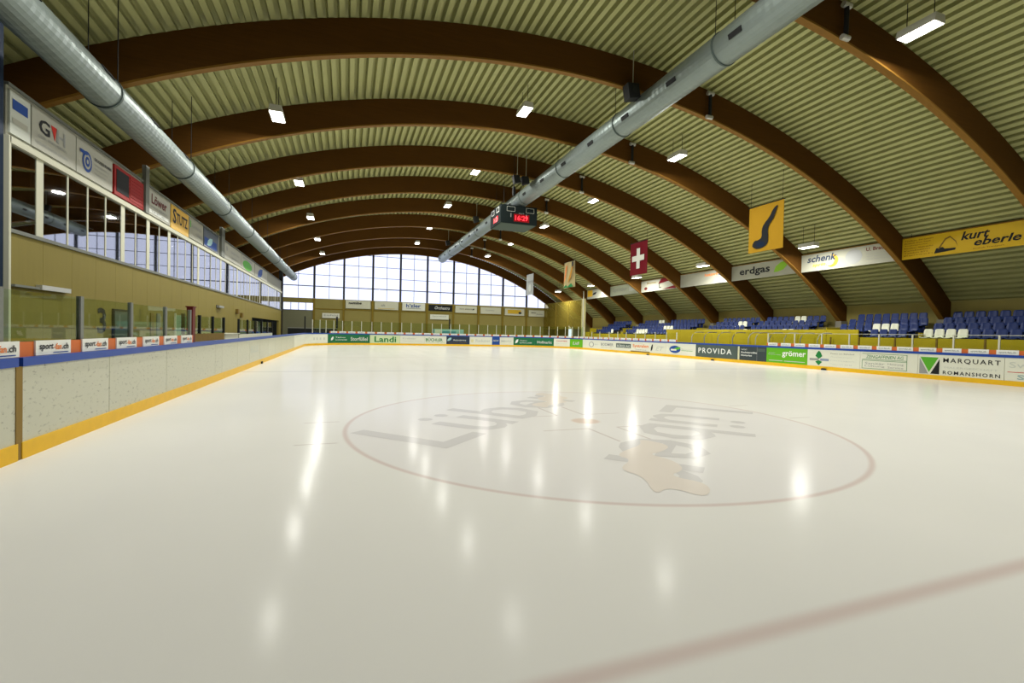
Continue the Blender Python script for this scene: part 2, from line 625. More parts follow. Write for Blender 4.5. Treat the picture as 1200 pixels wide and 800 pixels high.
ZL = [5.45, 6.93, 8.33, 9.73, 11.13, 12.6]
RW = AR + 0.75
wn = 0
for i in range(len(MULX) - 1):
    xa, xb = MULX[i], MULX[i + 1]
    if zarc(xa, RW) < ZL[0] and zarc(xb, RW) < ZL[0]:
        continue
    wn += 1
    wi = struct('window_%d' % wn, ((xa + xb) / 2, YFAR, ZL[0]))
    top = zarc(xa, RW)
    if top > ZL[0] + 0.2:
        box('mullion', mullion_m, wi, xa - 0.12, xa + 0.12, YFAR - 0.1, YFAR + 0.12, ZL[0], top)
    xm = (xa + xb) / 2
    if zarc(xm, RW) > ZL[0] + .1:
        box('glazing_bar', mullion_m, wi, xm - 0.025, xm + 0.025, YFAR, YFAR + 0.08, ZL[0], zarc(xm, RW))
    for j in range(5):
        z0, z1 = ZL[j], ZL[j + 1]
        m0, m1 = zarc(xa, RW), zarc(xb, RW)
        if max(m0, m1, zarc(xm, RW)) < z0:
            continue
        if j > 0 and min(m0, m1) > z0:
            hh = 0.05 if j == 1 else 0.025
            box('glazing_bar', mullion_m, wi, xa + 0.12, xb - 0.12, YFAR - 0.02, YFAR + 0.08, z0 - hh, z0 + hh)
        for (p, q) in ((xa, xm), (xm, xb)):
            tp, tq = min(z1, zarc(p, RW)), min(z1, zarc(q, RW))
            if max(tp, tq) <= z0:
                continue
            p2, q2 = p, q
            dx = abs(RW) and math.sqrt(max(0, RW * RW - (z0 - ACZ) ** 2))
            if tq < z0:
                q2, tq = ACX + dx, z0 + 1e-3
            if tp < z0:
                p2, tp = ACX - dx, z0 + 1e-3
            MB().prism([(p2, z0), (q2, z0), (q2, tq), (p2, tp)], 1, YFAR + 0.03, YFAR + 0.045).build('pane', pane_m, wi)
# low ribbon window in the leftmost bay of the end wall
wn += 1
wi = struct('window_%d' % wn, (-10.1, YFAR, 3.95))
xs = [-11.8, -10.95, -10.1, -9.3, -8.49]
for a, b_ in zip(xs[:-1], xs[1:]):
    box('pane', pane_m, wi, a + 0.03, b_ - 0.03, YFAR + 0.03, YFAR + 0.045, 3.95, 4.84)
    box('glazing_bar', mullion_m, wi, a - 0.03, a + 0.03, YFAR, YFAR + 0.08, 3.95, 4.84)
box('glazing_bar', mullion_m, wi, -11.8, -8.49, YFAR - .02, YFAR + 0.1, 3.9, 3.97)

# banners on the end wall
def far_banner(label, x0, x1, z0, z1, mat):
    t = thing('wall_banner', label, 'banner', ((x0 + x1) / 2, YFAR - 0.06, z0), 'banners under the end window')
    box('banner_sheet', mat, t, x0, x1, YFAR - 0.16, YFAR - 0.13, z0, z1)
    return t




XD = (1, 0, 0)
UZ = (0, 0, 1)
YB = YFAR - 0.17
t = far_banner('cream end-wall banner with slanted dark lettering, leftmost under the end window', -4.7, -1.7, 4.35, 5.35, trimwhite_m)
letter('ıwmine', t, (-4.35, YB, 4.85), (1, 0, 0.06), UZ, 1.55, 0.32, ink_m, True, 0.2)
t = far_banner('pale end-wall banner with one small grey logo', -1.2, 1.75, 4.35, 5.35, trimwhite_m)
letter('alt', t, (-0.4, YB, 4.75), XD, UZ, 0.5, 0.3, inkgrey_m)
shape(SQ, 'print_line', t, (-0.8, YB, 4.45), XD, UZ, 2.1, 0.05, signyellow_m)
t = far_banner('white end-wall banner with bold navy lettering', 2.25, 5.2, 4.35, 5.35, adwhite_m)
letter("h'zler", t, (2.75, YB, 4.75), XD, UZ, 1.9, 0.5, inkblue_m)
shape(SQ, 'print_line', t, (2.75, YB, 4.6), XD, UZ, 1.9, 0.06, inkgrey_m)
t = far_banner('black end-wall banner with white script lettering', 5.7, 8.85, 4.45, 5.25, black_m)
letter('Orchestra', t, (6.5, YB, 4.65), XD, UZ, 2.0, 0.4, inkwhite_m, False, 0.3)
t = far_banner('cream end-wall banner with a line of small black lettering, right of the black banner', 9.3, 12.3, 4.3, 5.25, trimwhite_m)
letter('bürk elektro', t, (9.9, YB, 4.75), XD, UZ, 1.7, 0.2, ink_m, False)
shape(LEAF, 'emblem', t, (11.65, YB, 4.72), XD, UZ, 0.3, 0.2, ink_m)
t = far_banner('cream end-wall banner with faint centred grey lettering', 12.85, 15.8, 4.3, 5.2, trimwhite_m)
letter('Küchenbau', t, (13.6, YB, 4.7), XD, UZ, 1.2, 0.2, inkgrey_m, False)
t = far_banner('olive yellow banner on the end wall', 16.4, 19.3, 4.2, 5.15, trimwhite_m)
shape(SQ, 'print_block', t, (16.8, YB, 4.45), XD, UZ, 2.0, 0.55, signyellow_m)
shape(DISC, 'emblem', t, (18.4, YB, 4.42), XD, UZ, 0.5, 0.3, ink_m, 0.01)
t = far_banner('cream end-wall banner with two short dark words, rightmost under the end window', 20.0, 22.9, 4.15, 5.05, trimwhite_m)
letter('Mode', t, (20.4, YB, 4.6), XD, UZ, 0.7, 0.16, ink_m)
letter('Brunner', t, (21.2, YB, 4.42), XD, UZ, 1.0, 0.18, inkgrey_m)
t = far_banner('small white notice below the black end-wall banner', 5.9, 8.4, 3.3, 3.95, adwhite_m)
letter('Sportbad', t, (6.2, YB, 3.6), XD, UZ, 1.8, 0.2, inkgrey_m, False)
t = far_banner('small white notice at left of the end wall above the dark stall', -7.4, -5.4, 3.05, 3.65, adwhite_m)
letter('Eisfeld', t, (-7.2, YB, 3.3), XD, UZ, 1.6, 0.2, inkgrey_m, False)

# ------------------------------------------------------------------ left wall
left = struct('wall_left', (WL, 4.75, 0))
y = 4.75
OPEN0, OPEN1 = 31.6, 46.2          # dark opening to the foyer
while y < 47.9:
    y1 = min(y + 1.22, 48.0)
    z0 = -0.03
    if y1 > OPEN0 and y < OPEN1:
        z0 = 2.45
    box('wall_panel', wallcream_m, left, WL - 0.18, WL, y + 0.004, y1 - 0.004, z0, 3.62)
    y = y1
box('sill', trimwhite_m, left, WL - 0.2, WL + 0.05, 4.72, 48.0, 3.62, 3.70).data.materials[0] = bandgrey_m
box('head_rail', trimwhite_m, left, WL - 0.2, WL + 0.06, 4.72, 48.0, 5.50, 5.64)
box('fascia', fascia_m, left, WL - 0.25, WL - 0.02, 4.72, 48.0, 5.64, 6.70)
box('fascia_cap', bandgrey_m, left, WL - 0.3, WL + 0.03, 4.72, 48.0, 6.70, 6.76)
box('corner_post', trimwhite_m, left, WL - 0.25, WL + 0.06, 4.68, 4.75, -0.03, 5.64)
box('end_post', black_m, left, WL - 0.25, WL + 0.12, 48.0, 48.35, -0.03, 8.0)
box('room_back', dark_m, left, -14.6, -14.5, 4.8, 48.0, -0.03, 6.6)  # near-black panels added so the room behind the glass looks unlit
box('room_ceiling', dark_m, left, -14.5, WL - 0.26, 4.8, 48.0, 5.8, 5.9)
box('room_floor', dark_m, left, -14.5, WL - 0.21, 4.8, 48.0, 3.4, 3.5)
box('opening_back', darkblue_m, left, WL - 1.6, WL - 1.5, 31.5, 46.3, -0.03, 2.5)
for y0, m in ((34.5, bandgrey_m), (38.5, inkblue_m), (41.0, palecyan_m), (42.2, inkblue_m), (43.3, palecyan_m)):
    box('opening_panel', m, left, WL - 1.48, WL - 1.40, y0, y0 + 0.8, 0.0, 2.3)
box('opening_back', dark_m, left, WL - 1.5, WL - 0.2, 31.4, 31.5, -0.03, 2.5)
# near end: the dark blue return of the wall with a blue door
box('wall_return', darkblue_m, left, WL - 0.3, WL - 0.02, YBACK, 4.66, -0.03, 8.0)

wide = [5.85, 10.1, 12.1, 14.2, 18.1, 22.3, 26.5, 30.7, 34.9, 39.1, 43.3, 47.5]
thin = [4.82, 7.0, 7.97, 8.98, 11.05, 13.15] + [15.2, 16.2, 17.2] + [19.2, 20.25, 21.3] + [23.4, 24.4, 25.5] + [27.6, 28.6, 29.7] + [31.8, 32.8, 33.9, 36, 37, 38.1, 40.1, 41.2, 42.2, 44.4, 45.4, 46.5]
posts = sorted([(a, 0.13) for a in wide] + [(a, 0.028) for a in thin])
for i, (yc, hw) in enumerate(posts):
    wn += 1
    ye = posts[i + 1][0] if i + 1 < len(posts) else 48.0
    he = posts[i + 1][1] if i + 1 < len(posts) else 0
    wi = struct('window_%d' % wn, (WL, yc, 3.70))
    box('mullion', trimwhite_m, wi, WL - 0.12, WL + 0.0, yc - hw, yc + hw, 3.70, 5.50)
    if ye - he - yc - hw > 0.05:
        box('pane', strip_m, wi, WL - 0.025, WL - 0.012, yc + hw, ye - he, 3.70, 5.50)

# signs on the left fascia (read from the rink: left to right is +Y)
YD = (0, 1, 0)
XS = WL - 0.02


def fascia_sign(label, y0, y1, z0, z1, mat, deep=0.04):
    t = thing('fascia_sign', label, 'sign', (XS, y0, z0), 'signs above the left window strip')
    box('sign_panel', mat, t, XS, XS + deep, y0, y1, z0, z1)
    return t


XT = XS + 0.042
t = fascia_sign('blue-grey sign at the near left end of the window strip fascia', 4.78, 5.45, 5.72, 6.62, inkpale_m)
shape(SQ, 'print_block', t, (XT, 4.85, 6.25), YD, UZ, 0.5, 0.22, inkblue_m)
shape(SQ, 'print_line', t, (XT, 4.85, 5.95), YD, UZ, 0.5, 0.12, signwhite_m)
t = fascia_sign('white sign with large grey letters G and H', 5.5, 7.3, 5.72, 6.62, signwhite_m)
letter('G', t, (XT, 5.75, 6.12), YD, UZ, 0.42, 0.34, ink_m)
shape(((0, 1), (1, 1), (0.7, 0)), 'emblem', t, (XT, 6.2, 6.12), YD, UZ, 0.24, 0.34, inkred_m)
letter('H', t, (XT, 6.45, 6.12), YD, UZ, 0.36, 0.34, inkgrey_m)
letter('GEBR. VON HERDEN', t, (XT, 5.72, 6.0), YD, UZ, 1.15, 0.07, inkgrey_m, False)
letter('HEIZUNG SANITÄR LÜFTUNG', t, (XT, 5.62, 5.83), YD, UZ, 1.3, 0.08, inkgrey_m, False)
t = fascia_sign('white sign with round navy ribbon emblem, left of the red board', 7.34, 9.32, 5.72, 6.62, signwhite_m)
for w_, h_, m_, l_ in ((0.5, 0.56, inkblue_m, .006), (0.36, 0.40, signwhite_m, .009), (0.24, 0.27, inkblue_m, .012), (0.10, 0.12, signwhite_m, .015)):
    shape(DISC, 'emblem', t, (XT, 7.86 - w_ / 2, 6.14 - h_ / 2), YD, UZ, w_, h_, m_, l_)
shape(SQ, 'emblem', t, (XT, 7.48, 6.30), YD, UZ, 0.36, 0.09, inkblue_m, .017)
letter('DRUCKEREI BOHREN', t, (XT, 8.25, 6.30), YD, UZ, 0.98, 0.09, ink_m)
for q in range(3):
    letter('Offset Digital Karten', t, (XT, 8.25, 6.16 - q * 0.12), YD, UZ, 0.85 - 0.1 * q, 0.06, inkgrey_m, False)
t = fascia_sign('glossy red sign board with a dark square at its left', 9.38, 11.52, 5.70, 6.60, signred_m, 0.07)
box('dark_inset', black_m, t, XS + 0.07, XS + 0.08, 9.5, 10.35, 5.82, 6.5)
for q in range(7):
    box('slat', signred_m, t, XS + 0.07, XS + 0.082, 10.42, 11.45, 5.78 + q * 0.11, 5.86 + q * 0.11)
t = thing('fascia_pillar', 'grey pillar between the red sign and the pale sign with dark red letters', 'pillar', (WL, 11.7, 5.64))
box('pillar_shaft', bandgrey_m, t, XS - 0.0, XS + 0.12, 11.58, 11.88, 5.66, 7.3)
t = fascia_sign('pale sign with dark red lettering left of the yellow sign', 11.95, 14.2, 5.72, 6.62, signwhite_m)
letter('Löwer', t, (XT, 12.3, 6.15), YD, UZ, 1.5, 0.36, maroon_m)
letter('HOLZBAU', t, (XT, 12.3, 6.0), YD, UZ, 1.5, 0.08, inkgrey_m)
shape(SQ, 'print_line', t, (XT, 12.1, 5.8), YD, UZ, 1.9, 0.12, inkwhite_m)
letter('Tel. 071 463', t, (XT, 12.3, 5.82), YD, UZ, 1.3, 0.08, inkgrey_m, False, 0, .01)
t = fascia_sign('bright yellow sign with bold black lettering above the left windows', 14.3, 16.5, 5.68, 6.64, signamber_m)
letter('S', t, (XT, 14.5, 5.93), YD, UZ, 0.40, 0.60, ink_m, 0.024)
letter('TUTZ', t, (XT, 14.93, 5.98), YD, UZ, 1.4, 0.44, ink_m, 0.024)
t = fascia_sign('pale grey sign with faint lettering right of the yellow sign', 16.6, 18.75, 5.72, 6.62, fascia_m)
letter('Schreinerei', t, (XT, 17.0, 6.25), YD, UZ, 1.4, 0.16, inkgrey_m, False)
letter('Lehner', t, (XT, 17.7, 5.95), YD, UZ, 0.95, 0.14, inkgrey_m)
shape(SQ, 'print_block', t, (XT, 16.7, 6.2), YD, UZ, 0.12, 0.3, inkbright_m)
t = fascia_sign('dark framed picture sign with a bright blue lower half', 18.85, 21.6, 5.72, 6.66, adslate2_m)
shape(SQ, 'print_block', t, (XT, 18.95, 5.8), YD, UZ, 2.3, 0.40, inkblue_m)
shape(LEAF, 'print_block', t, (XT, 19.4, 5.85), YD, UZ, 1.0, 0.45, palecyan_m, .01)
t = thing('fascia_pillar', 'grey pillar right of the dark picture sign', 'pillar', (WL, 22.2, 5.64))
box('pillar_shaft', bandgrey_m, t, XS, XS + 0.12, 22.0, 22.7, 5.66, 7.3)
t = fascia_sign('white sign with a small round badge and two short lines', 23.0, 27.5, 5.72, 6.62, signwhite_m)
shape(DISC, 'emblem', t, (XT, 23.3, 6.2), YD, UZ, 0.5, 0.3, inkgrey_m)
letter('Garage Thoma', t, (XT, 24.6, 6.2), YD, UZ, 2.3, 0.16, inkgrey_m)
letter('Romanshorn', t, (XT, 24.8, 5.9), YD, UZ, 1.8, 0.16, inkgrey_m, False)
t = fascia_sign('white sign with a green oval', 27.6, 32.2, 5.72, 6.62, signwhite_m)
shape(DISC, 'emblem', t, (XT, 28.0, 5.74), YD, UZ, 3.2, 0.66, inkbright_m)
shape(SQ, 'print_line', t, (XT, 28.0, 6.42), YD, UZ, 3.2, 0.12, inkgrey_m)
t = fascia_sign('white sign with a blue emblem, last on the left fascia', 32.4, 38.2, 5.72, 6.62, signwhite_m)
shape(LEAF, 'emblem', t, (XT, 33.6, 5.75), YD, UZ, 2.2, 0.8, inkblue_m)

# things on and along the left wall
t = thing('wall_heater', 'grey slim wall heater on the cream wall at far left', 'heater', (WL, 5.5, 2.45))
box('heater_body', steel_m, t, WL + 0.005, WL + 0.12, 5.7, 6.9, 2.47, 2.58)
box('heater_bracket', bandgrey_m, t, WL, WL + 0.1, 4.8, 5.7, 2.47, 2.52)
d = struct('door_1', (WL, 9.3, 0))
box('door_leaf', adslate_m, d, WL + 0.002, WL + 0.04, 9.45, 10.5, 0, 2.12)
box('door_frame', black_m, d, WL + 0.002, WL + 0.06, 9.38, 9.45, 0, 2.18)
box('door_frame', black_m, d, WL + 0.002, WL + 0.06, 10.5, 10.57, 0, 2.18)
box('door_frame', black_m, d, WL + 0.002, WL + 0.06, 9.45, 10.5, 2.12, 2.18)
d = struct('door_2', (WL, 15.2, 0))
box('door_leaf', doorgreen_m, d, WL + 0.002, WL + 0.04, 14.9, 16.9, 0, 2.15)
box('door_frame', trimwhite_m, d, WL + 0.002, WL + 0.06, 14.82, 14.9, 0, 2.22)
box('door_frame', trimwhite_m, d, WL + 0.002, WL + 0.06, 16.9, 16.98, 0, 2.22)
d = struct('door_3', (WL, 12.2, 0))
box('door_leaf', brown_m, d, WL + 0.002, WL + 0.04, 12.3, 12.6, 0, 2.15)
box('door_leaf', bandgrey_m, d, WL + 0.002, WL + 0.04, 12.9, 13.2, 0, 2.15)
t = thing('wall_number', 'large dark numeral 3 on the cream left wall', 'number', (WL + 0.01, 8.6, 1.4))
letter('3', t, (WL, 8.5, 1.42), YD, UZ, 0.52, 0.76, ink_m, True, 0, 0.012)
for yy, zz, lab in ((21.5, 2.75, 'small grey wall lamp left of the pale green area on the left wall'), (26.2, 2.55, 'small dark wall speaker on the left wall over the penalty bench'), (27.5, 2.35, 'small brown wall box at the far end of the left wall')):
    t = thing('wall_box', lab, 'wall fitting', (WL, yy, zz))
    box('fitting_body', inkgrey_m if yy < 25 else brown_m, t, WL + 0.002, WL + 0.16, yy - 0.1, yy + (0.9 if yy < 25 else 0.25), zz, zz + (0.12 if yy < 25 else 0.3))
    box('fitting_plate', black_m, t, WL, WL + 0.02, yy - 0.12, yy + 0.3, zz - 0.02, zz + 0.14)

# penalty boxes behind the left boards
def penalty(label, y0, y1, n, ledge, z0=1.42):
    X0 = -9.75
    t = thing('penalty_box', label, 'penalty box', (X0, (y0 + y1) / 2, 0), 'penalty boxes behind the left boards')
    box('front_wall', brown_m if ledge else adwhite_m, t, X0 - 0.06, X0, y0, y1, -0.03, z0)
    st = (y1 - y0) / n
    for i in range(n + 1):
        box('post', black_m, t, X0 - 0.08, X0 + 0.02, y0 + i * st - 0.04, y0 + i * st + 0.04, z0, 2.12)
    for i in range(n):
        box('glass_pane', plexi_m, t, X0 - 0.035, X0 - 0.02, y0 + i * st + 0.04, y0 + (i + 1) * st - 0.04, z0, 2.08)
    box('bench', brown_m, t, X0 - 1.1, X0 - 0.7, y0 + 0.1, y1 - 0.1, 0.4, 0.46)
    for q in (y0 + 0.3, y1 - 0.3):
        box('bench_leg', black_m, t, X0 - 0.95, X0 - 0.85, q - 0.03, q + 0.03, -0.03, 0.4)


penalty('penalty box with glass and brown timber front beyond the maroon post', 10.6, 16.1, 3, True)
penalty('farther glazed penalty box with pale front wall by the dark opening', 19.2, 30.5, 5, False, 1.32)
t = thing('timekeeper_table', 'low pale counter between the two penalty boxes', 'counter', (-9.75, 17.4, 0))
box('counter_front', adwhite_m, t, -9.81, -9.75, 16.3, 19.0, -0.03, 1.35)
box('counter_top', adwhite_m, t, -10.3, -9.7, 16.25, 19.05, 1.35, 1.39)

# ------------------------------------------------------------------ ice
XL, XR, YF, RC, YS = -8.3, 21.3, 46.5, 7.0, -9.5


def path(s):
    L1 = YF - RC - YS
    La = PI / 2 * RC
    Lf = XR - XL - 2 * RC
    if s < L1:
        return Vector((XL, YS + s, 0)), Vector((-1, 0, 0))
    s -= L1
    if s < La:
        a = s / RC
        return Vector((XL + RC - RC * math.cos(a), YF - RC + RC * math.sin(a), 0)), Vector((-math.cos(a), math.sin(a), 0))
    s -= La
    if s < Lf:
        return Vector((XL + RC + s, YF, 0)), Vector((0, 1, 0))
    s -= Lf
    if s < La:
        a = s / RC
        return Vector((XR - RC + RC * math.sin(a), YF - RC + RC * math.cos(a), 0)), Vector((math.sin(a), math.cos(a), 0))
    s -= La
    return Vector((XR, YF - RC - s, 0)), Vector((1, 0, 0))


SEND = 49 + 11 + 15.6 + 11 + 49 - 0.02
ice = thing('ice_sheet', 'pale ice surface of the rink with faint face-off circle', 'ice', (0, 0, 0))
mb = MB()
n = 240
for i in range(n + 1):
    p, _ = path(SEND * i / n)
    mb.v.append((p.x, p.y, 0.0))
mb.f.append(list(range(n + 1))[::-1])
mb.build('ice_surface', ice_m, ice)
D1, U1 = Vector((.72, .69, 0)).normalized(), Vector((-.69, .72, 0)).normalized()
FIG = ((.13, -1.69), (.3, -2.1), (-.15, -2.6), (-.3, -3.3), (-.75, -3.75), (-.85, -4.2), (-1.3, -4.05), (-1.0, -3.4), (-1.15, -3.1), (-.6, -2.6), (-.3, -2.0))
def soften(pts, n=2):
    for _ in range(n):
        q = []
        for i in range(len(pts)):
            a, b_ = pts[i], pts[(i + 1) % len(pts)]
            q += [(a[0] * .75 + b_[0] * .25, a[1] * .75 + b_[1] * .25), (a[0] * .25 + b_[0] * .75, a[1] * .25 + b_[1] * .75)]
        pts = q
    return tuple(pts)


FIG = soften(((.13, -1.60), (.35, -2.15), (-.05, -2.45), (-.35, -2.5), (-.2, -2.9), (-.35, -3.3), (-.75, -3.45), (-.45, -3.85), (-.85, -4.25), (-1.0, -3.8), (-1.35, -4.0), (-1.05, -3.4), (-1.2, -3.05), (-.75, -2.7), (-.85, -2.45), (-.5, -2.2), (-.1, -2.0)))
for sg in (1, -1):
    c = Vector((-1.38, 1.52, 0)) * sg
    d_, u_ = D1 * sg, U1 * sg
    letter('Lüber', ice, c - d_ * 3.3 - u_ * 1.0, d_, u_, 6.5, 1.95, icegrey_m, 0.006, 0, 0.002)
    shape(FIG, 'ice_emblem', ice, (0, 0, 0), (-sg, 0, 0) if sg > 0 else (1, 0, 0), (0, -sg, 0) if sg > 0 else (0, 1, 0), 1, 1, iceorange_m, 0.003)

# ------------------------------------------------------------------ boards
ZK, ZB, ZR, ZS = 0.21, 1.16, 1.27, 1.46


def sweep(name, mat, parent, s0, s1, z0, z1, d0, d1, gap=0.0):
    s0 += gap
    s1 -= gap
    n = max(1, int((s1 - s0) / 0.25)) if not ((s1 < 49) or (60 <= s0 and s1 <= 75.6) or s0 > 86.6) else 1
    mb = MB()
    for i in range(n + 1):
        p, o = path(s0 + (s1 - s0) * i / n)
        for d, z in ((d0, z0), (d1, z0), (d1, z1), (d0, z1)):
            q = p + o * d
            mb.v.append((q.x, q.y, z))
    for i in range(n):
        for j in range(4):
            k = (j + 1) % 4
            mb.f.append([4 * i + j, 4 * i + k, 4 * i + 4 + k, 4 * i + 4 + j])
    mb.f += [[0, 1, 2, 3], [4 * n + 3, 4 * n + 2, 4 * n + 1, 4 * n]]
    return mb.build(name, mat, parent)


rinkL = thing('rink_boards', 'scuffed white left rink boards with blue rail and yellow kick strip', 'rink boards', (XL, 15, 0))
rinkF = thing('rink_boards', 'far end rink boards with green advertisements below the end window', 'rink boards', (6.5, YF, 0))
rinkR = thing('rink_boards', 'right rink boards with advertisements in front of the grandstand', 'rink boards', (XR, 15, 0))


def bowner(s):
    return rinkL if s < 54.3 else (rinkF if s < 84.0 else rinkR)


for par, a, b_ in ((rinkL, 0, 8.74), (rinkL, 8.82, 54.3), (rinkF, 54.3, 84.0), (rinkR, 84.0, SEND)):
    sweep('kick_strip', yellow_m, par, a, b_, 0.0, ZK, -0.02, 0.10)
    sweep('top_rail', blue_m, par, a, b_, ZB, ZR, -0.025, 0.14)
sweep('gate_post', brown_m, rinkL, 8.72, 8.84, 0.0, ZB, -0.01, 0.1).data.materials[0] = mk('gate_brass', (0.25, 0.16, 0.04), 0.5)
# left panels: seams as read from the photograph, then regular
seams = [0.0, 2.6, 5.2, 7.6, 8.74]
pan = list(zip(seams[:-1], seams[1:]))
pan += list(zip([8.82, 11.1, 13.76, 17.84, 18.66, 20.9, 23.2, 25.57, 28.0, 30.5, 33.0, 35.5, 38.0, 40.5, 43, 45.5, 48.0, 49.0, 51.7],
                [11.1, 13.76, 17.84, 18.66, 20.9, 23.2, 25.57, 28.0, 30.5, 33.0, 35.5, 38.0, 40.5, 43, 45.5, 48.0, 49.0, 51.7, 54.3]))
for a, b_ in pan:
    o = sweep('board_panel', scuff_m if a < 40 else adwhite_m, rinkL, a, b_, ZK, ZB, 0.0, 0.09, 0.008)
    if abs(a - 23.2) < .01:
        pp, _ = path(23.4)
        letter('ELLE', o, (XL, pp.y, 0.62), YD, UZ, 1.7, 0.28, inkpale_m, True)
    if abs(a - 51.7) < .01:
        for k in range(4):
            p1, n1 = path(52.0 + k * 0.55)
            tdir = Vector((0, 0, 1)).cross(n1) * -1
            shape(SQ, 'print_block', o, p1 + Vector((0, 0, .55)), tdir, UZ, 0.3, 0.25, inkpale_m)


def ad(s0, s1, mat):
    return sweep('board_panel', mat, bowner((s0 + s1) / 2), s0, s1, ZK, ZB, 0.0, 0.09, 0.008)


def on(s, z):
    p, n_ = path(s)
    tdir = n_.cross(Vector((0, 0, 1)))
    return Vector((p.x, p.y, z)), tdir


def bent(me, name, o, s0, z, w, h, mat, lift):
    off = root_loc(o)
    m2 = bpy.data.meshes.new(name)
    vs = []
    for v in me.vertices:
        p, n_ = path(s0 + v.co.x * w)
        q = p - n_ * lift
        vs.append((q.x - off.x, q.y - off.y, z + v.co.y * h - off.z))
    m2.from_pydata(vs, [], [list(f.vertices) for f in me.polygons])
    m2.materials.append(mat)
    ob = bpy.data.objects.new(name, m2)
    COL.objects.link(ob)
    ob.parent = o


def adtext(o, s0, z, w, h, txt, mat, bold=True, shear=0, lift=0.006):
    bent(text_mesh(txt, bold, shear), 'lettering', o, s0, z, w, h, mat, min(lift, 0.02))


def adshape(o, s0, z, w, h, pts, mat, lift=0.006, name='print_block'):
    me = bpy.data.meshes.new(name)
    me.from_pydata([(x, y, 0) for x, y in pts], [], [list(range(len(pts)))])
    bent(me, name, o, s0, z, w, h, mat, lift)


o = ad(54.3, 59.25, adgreen_m)
adshape(o, 54.7, 0.5, 0.35, 0.4, LEAF, inkwhite_m, 0.02)
adtext(o, 55.3, 0.75, 1.2, 0.14, 'Tanken', inkwhite_m, False, 0, 0.02)
adtext(o, 55.3, 0.5, 1.4, 0.14, 'Landwirtschaft', inkwhite_m, False, 0, 0.02)
adtext(o, 57.1, 0.45, 1.9, 0.42, 'Storfüllel', inkpale_m, True, 0, 0.04)
o = ad(59.25, 62.6, mk('ad_pale_green', (0.60, 0.70, 0.42), 0.4))
adtext(o, 59.75, 0.33, 2.4, 0.66, 'Landi', inkgreen_m)
o = ad(62.6, 65.4, adwhite_m)
adtext(o, 62.9, 0.7, 1.5, 0.22, 'Krebser', inkpale_m)
adtext(o, 63.0, 0.45, 2.1, 0.1, 'Metallbau Arbon', inkpale_m, False)
o = ad(65.4, 68.0, adwhite_m)
adtext(o, 65.55, 0.52, 2.0, 0.42, 'BÜCHLER', inkgreen_m)
adtext(o, 65.6, 0.34, 2.2, 0.1, 'Reinigungs AG', inkbright_m, False)
o = ad(68.0, 70.85, adnavy_m)
adshape(o, 68.1, 0.6, 0.5, 0.4, LEAF, palecyan_m)
adtext(o, 68.8, 0.62, 1.6, 0.2, 'Autoservice', inkpale_m)
adtext(o, 68.2, 0.35, 2.3, 0.14, 'Amriswil Garage', brown_m, False)
o = ad(70.85, 73.7, adwhite_m)
adtext(o, 71.6, 0.5, 1.9, 0.36, 'Raduner', inkpale_m)
adshape(o, 71.0, 0.45, 0.35, 0.4, DISC, mk('cream_yellow', (0.7, 0.66, 0.35), 0.4))
o = ad(73.7, 74.7, inkblue_m)
adtext(o, 73.8, 0.62, 0.8, 0.2, 'SGSW', inkpale_m, True, 0.3)
o = ad(74.7, 76.5, adwhite_m)
adtext(o, 74.9, 0.55, 1.3, 0.25, 'Möhl', inkpale_m)
o = ad(76.5, 79.2, adgreen_m)
adshape(o, 76.7, 0.45, 0.4, 0.5, LEAF, inkwhite_m, 0.02)
adtext(o, 77.3, 0.72, 0.9, 0.14, 'Tanken', inkwhite_m, False, 0, 0.04)
adtext(o, 77.3, 0.45, 1.5, 0.15, 'Landwirtschaft', inkwhite_m, False, 0, 0.05)
o = ad(79.2, 81.65, adgreen_m)
adtext(o, 79.5, 0.48, 1.9, 0.34, 'Hofmarkt', inkpale_m, True, 0, 0.05)
o = ad(81.65, 84.0, adwhite_m)
adtext(o, 82.0, 0.78, 1.6, 0.16, 'CRAMER', inkred_m, False, 0, 0.05)
adtext(o, 82.0, 0.45, 1.5, 0.16, 'Spiel und Sport', inkpale_m, False, 0, 0.05)
o = ad(84.0, 86.4, adlime_m)
adtext(o, 84.5, 0.5, 1.2, 0.36, 'Lidl', inkpale_m, True, 0.2, 0.02)
o = ad(86.4, 90.2, adwhite_m)
adshape(o, 87.9, 0.35, 1.1, 0.6, DISC, inkgrey_m)
adshape(o, 88.05, 0.42, 0.8, 0.46, DISC, adwhite_m, 0.009)
adtext(o, 89.2, 0.6, 0.8, 0.14, 'EC', inkpale_m)
o = ad(90.2, 93.3, adwhite_m)
adtext(o, 90.5, 0.58, 2.5, 0.30, 'BODMER', inkgrey_m)
adtext(o, 90.5, 0.36, 2.3, 0.1, 'Malergeschäft', inkgrey_m, False)
o = ad(93.3, 96.25, adwhite_m)
adshape(o, 93.5, 0.5, 2.6, 0.42, SQ, adslate_m)
adtext(o, 93.65, 0.56, 2.3, 0.28, 'BÜRGI AG', inkpale_m, True, 0, .01)
o = ad(96.25, 99.05, adwhite_m)
adtext(o, 96.4, 0.55, 2.45, 0.38, 'Systralen', inkorange_m)
adtext(o, 96.8, 0.38, 1.7, 0.1, 'Treuhand', inkgrey_m, False)
adshape(o, 96.1, 0.19, 3.0, 0.10, SQ, brown_m, 0.03)
o = ad(99.05, 101.4, adwhite_m)
adshape(o, 99.2, 0.4, 0.3, 0.6, LEAF, ink_m)
adtext(o, 99.9, 0.45, 1.1, 0.36, 'ET', inkpale_m, True, 0.3)
o = ad(101.4, 104.9, adwhite_m)
adshape(o, 101.75, 0.35, 1.4, 0.62, DISC, inkblue_m)
adshape(o, 102.3, 0.62, 0.85, 0.25, LEAF, inkbright_m, 0.009)
